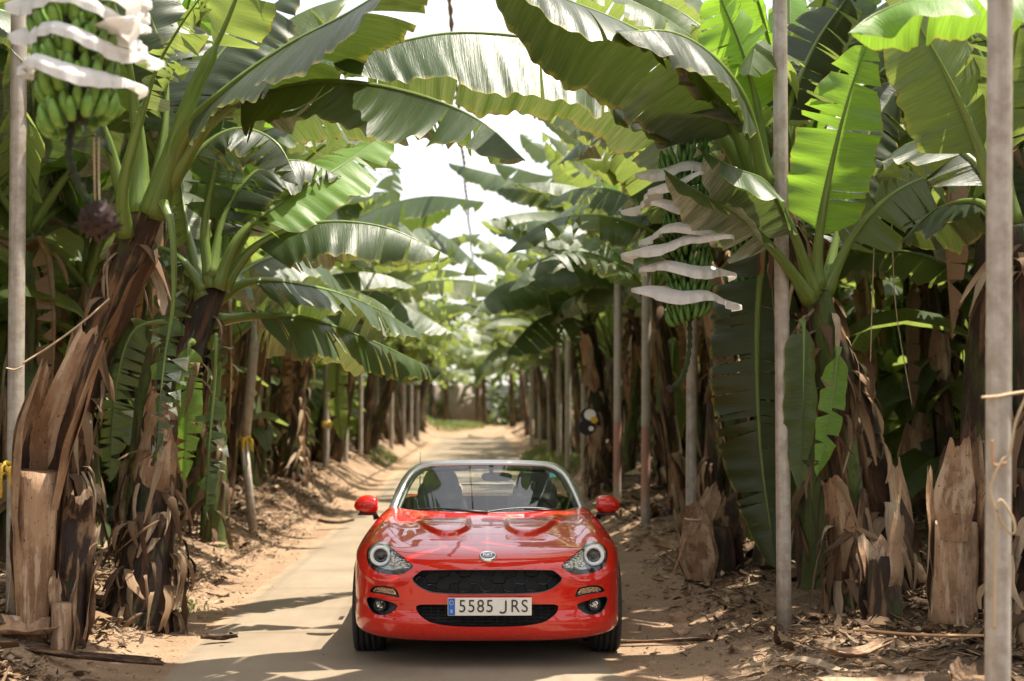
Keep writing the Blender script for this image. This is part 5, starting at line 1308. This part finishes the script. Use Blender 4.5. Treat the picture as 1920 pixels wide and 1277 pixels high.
line('twine', 'thin vine string trailing down the left pole to the ground', 'string', [(18, 1000, 9.3), (20, 1080, 9.3), (12, 1150, 9.3)], .004)
# ropes under the net above the road
P = np.array([(-.43 + .012 * math.sin(y * 1.3), y, 6.1 + .015 * math.sin(y * 2.1)) for y in np.linspace(12, 60, 240)])
mb = MB()
for s in range(2): tube(mb, P + np.stack([np.cos(np.arange(240) * 1.2 + s * 3.14), 0 * P[:, 0], np.sin(np.arange(240) * 1.2 + s * 3.14)], 1) * .015, .015, 5)
o = mb.build('rope', M['rope']); tag(o, 'brown twisted rope strung along the road high under the netting', 'rope')

# ---------------------------------------------------------------- fruit bunches
def banana(mb, p, d, up, L, r, m=0):
    d = Vector(d).normalized(); up = Vector(up)
    P = []; k = 7
    for i in range(k):
        t = i / (k - 1); P.append(Vector(p) + d * (L * .52 * math.sin(t * 1.5)) + up * (L * .85 * (1 - math.cos(t * 1.5)) + .1 * L * t))
    rad = [r * .45, r * .85, r, r * 1.02, r * .95, r * .7, r * .25]
    tube(mb, P, rad, 7, m=m)
def bunch(label, top, bot, Rb, tiers, seed, fruit, nf, sheets, L=.13, r=.018, tail=None, bud=None, sheet_sz=.3, tilt=.12):
    rnd = random.Random(seed); top = W(*top); bot = W(*bot); base = top.copy()
    root = empty('banana_bunch', base, label, 'banana bunch')
    mb = MB(); tube(mb, catmull([top + Vector((0, 0, .25)), top, bot], 14) - np.array(base), .035, 10, jit=.05, rnd=1); mb.build('stalk', M['stalk'], root)
    H = (top - bot).length
    for t in range(tiers):
        f = (t + .5) / tiers; c = top.lerp(bot, f) - base
        hb = MB(); rad0 = Rb * (1 - .12 * f)
        for row in range(2):
            for k in range(nf):
                a = 2 * math.pi * (k + .5 * row) / nf + t * .7 + rnd.uniform(-.04, .04)
                d = Vector((math.cos(a), math.sin(a), 0))
                z = -H / tiers * (.30 - row * .34) + tilt * d.x * Rb * 2
                p = c + d * (rad0 * (.62 - .10 * row)) + Vector((0, 0, z - .03))
                banana(hb, p, d + Vector((rnd.uniform(-.1, .1), rnd.uniform(-.1, .1), 0)), (0, 0, 1), L * rnd.uniform(.9, 1.08), r * rnd.uniform(.95, 1.06))
        hb.build('banana_hand', M[fruit], root)
    for (a0, a1, f, r0, r1, tz, sd) in sheets:
        c = top.lerp(bot, f) - base; sm = MB(); V = []; U = []; nA, nR = 44, 10; drop = .07 if tiers < 6 else .085
        for i in range(nA):
            t = i / (nA - 1); a = a0 + (a1 - a0) * t
            pointy = .42 * math.exp(-((t - .06) / .08) ** 2) + .45 * math.exp(-((t - .95) / .08) ** 2)
            ro = r1 * (1 + .13 * math.sin(t * 7 + sd) + pointy)
            for j in range(nR):
                u = j / (nR - 1); rr_ = r0 + (ro - r0) * min(1, u * 1.5) ** .8 + .012 * math.sin(t * 60) * u
                z = tz * (t - .5) + .045 - drop * max(0, u - .35) / .65 * (1 - pointy) + .018 * math.sin(t * 11 + sd) * (.4 + u)
                V.append((c.x + math.cos(a) * rr_, c.y + math.sin(a) * rr_, c.z + z)); U.append((t * 3, u))
        Fc = [(i * nR + j, i * nR + j + 1, (i + 1) * nR + j + 1, (i + 1) * nR + j) for i in range(nA - 1) for j in range(nR - 1)]
        sm.add(V, Fc, U); sm.build('foam_sheet', M['foam'], root)
    if tail:
        P = catmull([W(*q) for q in tail], 26) - np.array(base); tm = MB()
        tube(tm, P, .016 + .005 * np.cos(np.arange(26) * 2.2), 9); tm.build('flower_stalk', M['stalk'], root)
    if bud:
        c = W(*bud[:3]) - base; bm_ = MB(); rb = bud[3]
        for k in range(110):
            z = rnd.uniform(-1, 1); a = rnd.uniform(0, 6.28); q = math.sqrt(1 - z * z)
            n = Vector((q * math.cos(a), q * math.sin(a), z)); p = c + Vector((n.x, n.y, n.z * bud[4])) * rb * .72
            s1 = n.cross(Vector((.1, .2, 1))).normalized(); s2 = n.cross(s1)
            pts = [p + s1 * rb * .3, p + s2 * rb * .38 + n * rb * .12, p - s1 * rb * .3, p - s2 * rb * .3 + n * rb * rnd.uniform(.1, .55), p + n * rb * .2]
            bm_.add(pts, [(0, 1, 4), (1, 2, 4), (2, 3, 4), (3, 0, 4)])
        g = bmesh.new(); bmesh.ops.create_icosphere(g, subdivisions=3, radius=rb * .72)
        bm_.add([Vector((v.co.x, v.co.y, v.co.z * bud[4])) * (1 + .1 * math.sin(v.co.x * 90) * math.cos(v.co.z * 70)) + c for v in g.verts], [[v.index for v in f.verts] for f in g.faces]); g.free()
        bm_.build('withered_flower', M['bract'], root)
    return root
pi = math.pi
bunch('large green banana bunch with pinkish white foam sheets, upper left near the camera', (128, -60, 5.5), (150, 232, 5.5), .175, 5, 4, 'fruit', 13,
      [(pi * .9, pi * 2.15, .12, .12, .195, -.09, 1), (pi * .85, pi * 2.2, .31, .12, .20, -.09, 2.3), (pi * .9, pi * 2.15, .52, .12, .195, -.11, 3), (pi * .85, pi * 2.1, .73, .12, .20, -.12, 4.4), (pi * 1.75, pi * 2.3, .5, .12, .27, .0, 8), (pi * 1.8, pi * 2.35, .25, .12, .27, .08, 9)],
      L=.098, r=.0215, tail=[(135, 225, 5.5), (130, 290, 5.5), (150, 350, 5.52), (185, 405, 5.55)], bud=(185, 415, 5.55, .082, .8))
bunch('green banana bunch with white foam sheets hanging beside the bright pole on the right', (1282, 275, 9.5), (1292, 600, 9.5), .175, 8, 6, 'fruit_dark', 18,
      [(pi * .8, pi * 1.9, .16, .1, .23, .03, 1), (pi * .75, pi * 1.55, .3, .1, .34, .16, 2), (pi * 1.2, pi * 2.2, .38, .1, .25, -.05, 3), (pi * .8, pi * 2.1, .5, .1, .26, .10, 4), (pi * .85, pi * 1.7, .60, .1, .32, .10, 6), (pi * .9, pi * 2.1, .73, .1, .25, -.06, 5), (pi * .9, pi * 2.15, .88, .1, .25, -.08, 7)],
      L=.12, r=.0165, tail=[(1293, 600, 9.5), (1292, 660, 9.5), (1280, 705, 9.5), (1258, 730, 9.5)], bud=(1256, 732, 9.5, .035, .9))
bunch('distant green banana bunch in the gap right of the foam wrapped one', (1405, 450, 13), (1410, 560, 13), .16, 4, 8, 'fruit_dark', 12, [], L=.12, r=.02)
bunch('small dark banana bunch deep in the shade on the right', (1700, 560, 14), (1702, 660, 14), .15, 4, 9, 'fruit_dark', 12, [], L=.12, r=.02)

# round black and white object hung on a far pole
c = W(1104, 790, 19.6)
ob = empty('round_sign', c, 'round black and white marker with yellow patch on a far right pole', 'marker')
mk = {'k': simple('black_plastic_marker', (.01, .01, .012), .4), 'w': simple('white_marker', (.75, .75, .72), .5), 'y': simple('yellow_marker', (.7, .4, .04), .5)}
def disc(name, mat, cx, cz, r, y, ro=None):
    g = MB(); n = 28; V = []; 
    for yy in (y, y + .03):
        for k in range(n): V.append((cx + r * math.cos(6.2832 * k / n), yy, cz + r * .95 * math.sin(6.2832 * k / n)))
    g.add(V, [tuple(range(n)), tuple(range(2 * n - 1, n - 1, -1))] + [(k, n + k, n + (k + 1) % n, (k + 1) % n) for k in range(n)][::-1])
    g.build(name, mat, ob, smooth=False)
disc('upper_disc', mk['k'], .0, .08, .115, 0); disc('white_face', mk['w'], .015, .09, .08, -.034); disc('lower_disc', mk['k'], -.02, -.08, .12, -.01); disc('yellow_patch', mk['y'], .07, .02, .05, -.066)
disc('white_spot', mk['w'], .03, -.1, .035, -.044)

# ---------------------------------------------------------------- ground litter
lr = np.random.RandomState(5)
def litter(n, region, smin, smax, name, label=None, dens=None):
    V = []; Fc = []; U = []; cnt = 0; tries = 0
    while cnt < n and tries < n * 20:
        tries += 1
        x = lr.uniform(region[0], region[1]); y = region[2] + (region[3] - region[2]) * lr.uniform(0, 1) ** 1.5
        d = dens(x, y)
        if lr.uniform() > d: continue
        s = smin * (smax / smin) ** (lr.uniform() ** 1.6); wd = s * lr.uniform(.08, .32)
        a = lr.uniform(0, 6.28); z = float(gz(x, y)) + .006 + lr.uniform(0, .05) * min(1, d * 1.2)
        tilt = lr.normal(0, .28); roll = lr.normal(0, .45); curl = lr.uniform(-1.6, 1.6); cup = lr.uniform(-.9, .9)
        ca, sa = math.cos(a), math.sin(a); n0 = len(V); m = 5
        for i in range(m):
            t = i / (m - 1) - .5; ww = wd * (1 - (2 * t) ** 2 * lr.uniform(.3, .9))
            lz = curl * s * (t * t - .08) * .6
            for j in (-1, 0, 1):
                lx = t * s; ly = j * ww * .5
                zz = lz + abs(j) * cup * ww * .5 + lx * tilt + ly * roll
                V.append((x + lx * ca - ly * sa, y + lx * sa + ly * ca, z + max(zz, -.012))); U.append((j * .3 + cnt, t * s * 6 + cnt * .37))
        for i in range(m - 1):
            for j in range(2): Fc.append((n0 + i * 3 + j, n0 + i * 3 + j + 1, n0 + i * 3 + j + 4, n0 + i * 3 + j + 3))
        cnt += 1
    return tag(mesh_obj(name, V, Fc, M['litter'], None, U), label, None, None, 'stuff')
def dl(x, y):
    k = float(vnoise(np.float64(x * 1.1), np.float64(y * 1.1), 4)) 
    e = float(sst(-2.2, -2.75, x)); near = float(sst(6.5, 8.6, y + (x + 3) * .4))
    return min(1, e * (.2 + .8 * (k > .38)) * (.07 + .93 * near)) + .006
def dr_(x, y):
    k = float(vnoise(np.float64(x * 1.3), np.float64(y * 1.3), 8))
    e = float(sst(1.3, 2.0, x)); return min(1, e * (.25 + .75 * (k > .35))) + .02 * (x > 1)
litter(40000, (-6, -1.9, 5.5, 27), .025, .15, 'leaf_litter', 'carpet of dry torn leaf scraps over the left bank', dl)
litter(700, (-6, -2.6, 7.5, 16), .15, .4, 'leaf_litter', 'larger curled dry leaf pieces over the left bank', dl)
litter(32000, (.95, 6, 4.5, 22), .025, .15, 'leaf_litter', 'carpet of dry torn leaf scraps over the right bank', dr_)
litter(700, (1.7, 6, 4.8, 14), .15, .42, 'leaf_litter', 'larger curled dry leaf pieces over the right bank', dr_)
litter(5000, (-7, 7, 18, 64), .12, .5, 'leaf_litter', 'pale dry leaf scraps along both far banks', lambda x, y: float((x < -3.0) or (x > 1.6)) * .8)
litter(900, (-3.4, 2.4, 6.0, 13), .015, .07, 'leaf_litter', 'few twigs and crumbs on road and verge', lambda x, y: .9 if x < -2 or x > .9 else .12)
# pebbles and clods
V = []; Fc = []
g = bmesh.new(); bmesh.ops.create_icosphere(g, subdivisions=1, radius=1); sv = [v.co.copy() for v in g.verts]; sf = [[v.index for v in f.verts] for f in g.faces]; g.free()
for k in range(1500):
    x = rng.choice([rng.uniform(-5, -1.95), rng.uniform(.95, 4)]); y = rng.uniform(5, 16); s = .006 + .02 * rng.random() ** 4; n0 = len(V)
    z = float(gz(x, y)); sc = [rng.uniform(.7, 1.3) for _ in range(3)]
    V += [(x + v.x * s * sc[0], y + v.y * s * sc[1], z + v.z * s * sc[2] * .8 + s * .2) for v in sv]; Fc += [[i + n0 for i in f] for f in sf]
tag(mesh_obj('clods', V, Fc, M['soil']), 'small clods and stones on the dirt verges', kind='stuff')
# scraps one can point at
def scrap(name, label, cat, px, py, D, wd, ln, rz, curl, mat='sheath', lift=.05, pitch=0.0, cup=.5, seed=0, thick=.006):
    c = W(px, py, D); c.z = float(gz(c.x, c.y)) + lift; mb = MB(); V = []; U = []; n, m = 16, 9; rs = random.Random(seed)
    rot = Euler((pitch, 0, rz)).to_matrix()
    for lay in (0, 1):
        for i in range(n):
            t = i / (n - 1) - .5; ww = wd * (1 - .25 * (2 * t) ** 4) * (1 + .1 * math.sin(t * 13 + seed))
            for j in range(m):
                u = j / (m - 1) * 2 - 1
                end = .03 * math.sin(j * 2.1 + seed * 2) * (abs(2 * t)) ** 3
                p = Vector((t * ln + end * (1 if t > 0 else -1), u * ww * .5, curl * ln * t * t + cup * wd * .5 * u * u + .006 * math.sin(u * 9 + t * 5 + seed) - lay * thick))
                V.append(rot @ p); U.append((u * .12 + seed, t * ln * 3))
    k = n * m; Fc = []
    for i in range(n - 1):
        for j in range(m - 1):
            q = (i * m + j, i * m + j + 1, (i + 1) * m + j + 1, (i + 1) * m + j); Fc.append(q); Fc.append(tuple(a + k for a in q[::-1]))
    ring = [j for j in range(m)] + [i * m + m - 1 for i in range(1, n)] + [(n - 1) * m + j for j in range(m - 2, -1, -1)] + [i * m for i in range(n - 2, 0, -1)]
    for a, b2 in zip(ring, ring[1:] + ring[:1]): Fc.append((b2, a, a + k, b2 + k))
    mb.add(V, Fc, U); o = mb.build(name, M[mat]); o.location = c; return tag(o, label, cat)
scrap('dry_sheath', 'folded pale sheath lying at the foot of the leftmost pole', 'dry sheath', 55, 1160, 9.0, .2, .36, .1, .1, 'sheath', .05, .3, .7, 1)
scrap('dry_sheath', 'upright squarish tan sheath piece on the verge right of the car', 'dry sheath', 1275, 1095, 10.2, .16, .14, .05, 0, 'sheath', .08, 1.35, .3, 2)
scrap('dry_sheath', 'pale crumpled sheath on the bank behind the right pole row', 'dry sheath', 1256, 950, 14.5, .22, .5, .5, .3, 'sheath', .1, .5, .5, 3)
scrap('dry_leaf', 'long dark dry leaf strip running down the left bank', 'dry leaf', 170, 1100, 8.6, .07, 1.1, -.5, .05, 'sheath_brown', .1, .2, .6, 4)
scrap('dry_leaf', 'wide pale dry leaf lying in the lower right corner', 'dry leaf', 1650, 1245, 7.0, .24, .55, .2, .25, 'sheath', .06, .1, .5, 5)
scrap('dry_leaf', 'curled tan leaf piece on the ground left of the nearest pole', 'dry leaf', 1800, 1200, 7.2, .13, .6, 1.2, .2, 'sheath', .08, .3, .6, 6)
scrap('dry_leaf', 'twisted dry leaf between the two right foreground poles', 'dry leaf', 1600, 1190, 8.1, .09, .45, .5, .4, 'sheath', .07, .2, .7, 7)
scrap('dry_leaf', 'reddish curled sheath leaning against the nearest right pole', 'dry leaf', 1845, 1215, 6.6, .2, .4, .7, .1, 'sheath_brown', .1, .6, .5, 8)
scrap('fallen_stalk', 'long thin fallen stalk lying from the verge toward the car on the right', 'stalk', 1215, 1112, 9.8, .05, .85, .08, .06, 'sheath_brown', .03, 0, .5, 9)
scrap('dry_leaf', 'brown leaf curl beside the road left of the car', 'dry leaf', 412, 1108, 9.9, .07, .2, .2, .3, 'sheath_brown', .04, 0, .7, 10)
scrap('dry_leaf', 'small pale leaf fleck on the verge at the foot of the left bank', 'dry leaf', 325, 1210, 8.2, .04, .16, .6, .2, 'sheath', .02, 0, .4, 11)
scrap('dry_leaf', 'brown curled piece on the left verge beyond the car', 'dry leaf', 630, 922, 19, .12, .45, .2, .3, 'sheath_brown', .08, 0, .5, 12)
line('stick', 'long thin dark stick lying across the litter on the right', 'stick', [(1600, 1180, 8.0), (1720, 1190, 7.9), (1845, 1192, 7.8)], .009, 'rope')
line('stick', 'twig standing on the verge right of the car', 'twig', [(1262, 1075, 10.8), (1275, 1040, 10.8), (1284, 1010, 10.8)], .004, 'rope')
# grass
def grass(cx, cy, rx, ry_, n, h, label):
    mb = MB()
    for k in range(n):
        a = rng.uniform(0, 6.28); q = math.sqrt(rng.random()); x = cx + rx * q * math.cos(a); y = cy + ry_ * q * math.sin(a); z = float(gz(x, y)) - .01
        hh = h * rng.uniform(.5, 1.2); b_ = rng.uniform(0, 6.28); dx, dy = math.cos(b_), math.sin(b_); l = rng.uniform(.2, .9) * hh; w_ = .006 + .01 * hh
        mb.add([(x - dy * w_, y + dx * w_, z), (x + dy * w_, y - dx * w_, z), (x + dx * l * .4 + dy * w_, y + dy * l * .4 - dx * w_, z + hh * .7), (x + dx * l * .4 - dy * w_, y + dy * l * .4 + dx * w_, z + hh * .7), (x + dx * l, y + dy * l, z + hh)],
               [(0, 1, 2, 3), (3, 2, 4)], [(.1, 0)] * 5)
    return tag(mb.build('grass', M['grass']), label, kind='stuff')
grass(1.7, 38, .8, 9, 4000, .16, 'green grass along the right edge of the far road')
grass(-2.8, 38, .35, 3, 500, .16, 'patch of low green weeds on the left verge beyond the car')
grass(-1.6, 70, 1.5, 2, 1500, .3, 'grass on the mound at the end of the road')
grass(-2.6, 11.6, .35, .35, 260, .06, 'thin green moss and weed on the left verge')
# pale wall at the end of the road
mb = MB(); box(mb, (-2.0, 82.5, 2.2), (3.4, .3, 2.6)); wl = mb.build('boundary_wall', simple('pale_render', (.36, .29, .26), .9, nscale=2)); tag(wl, 'pale pinkish wall seen past the far end of the road', 'wall')
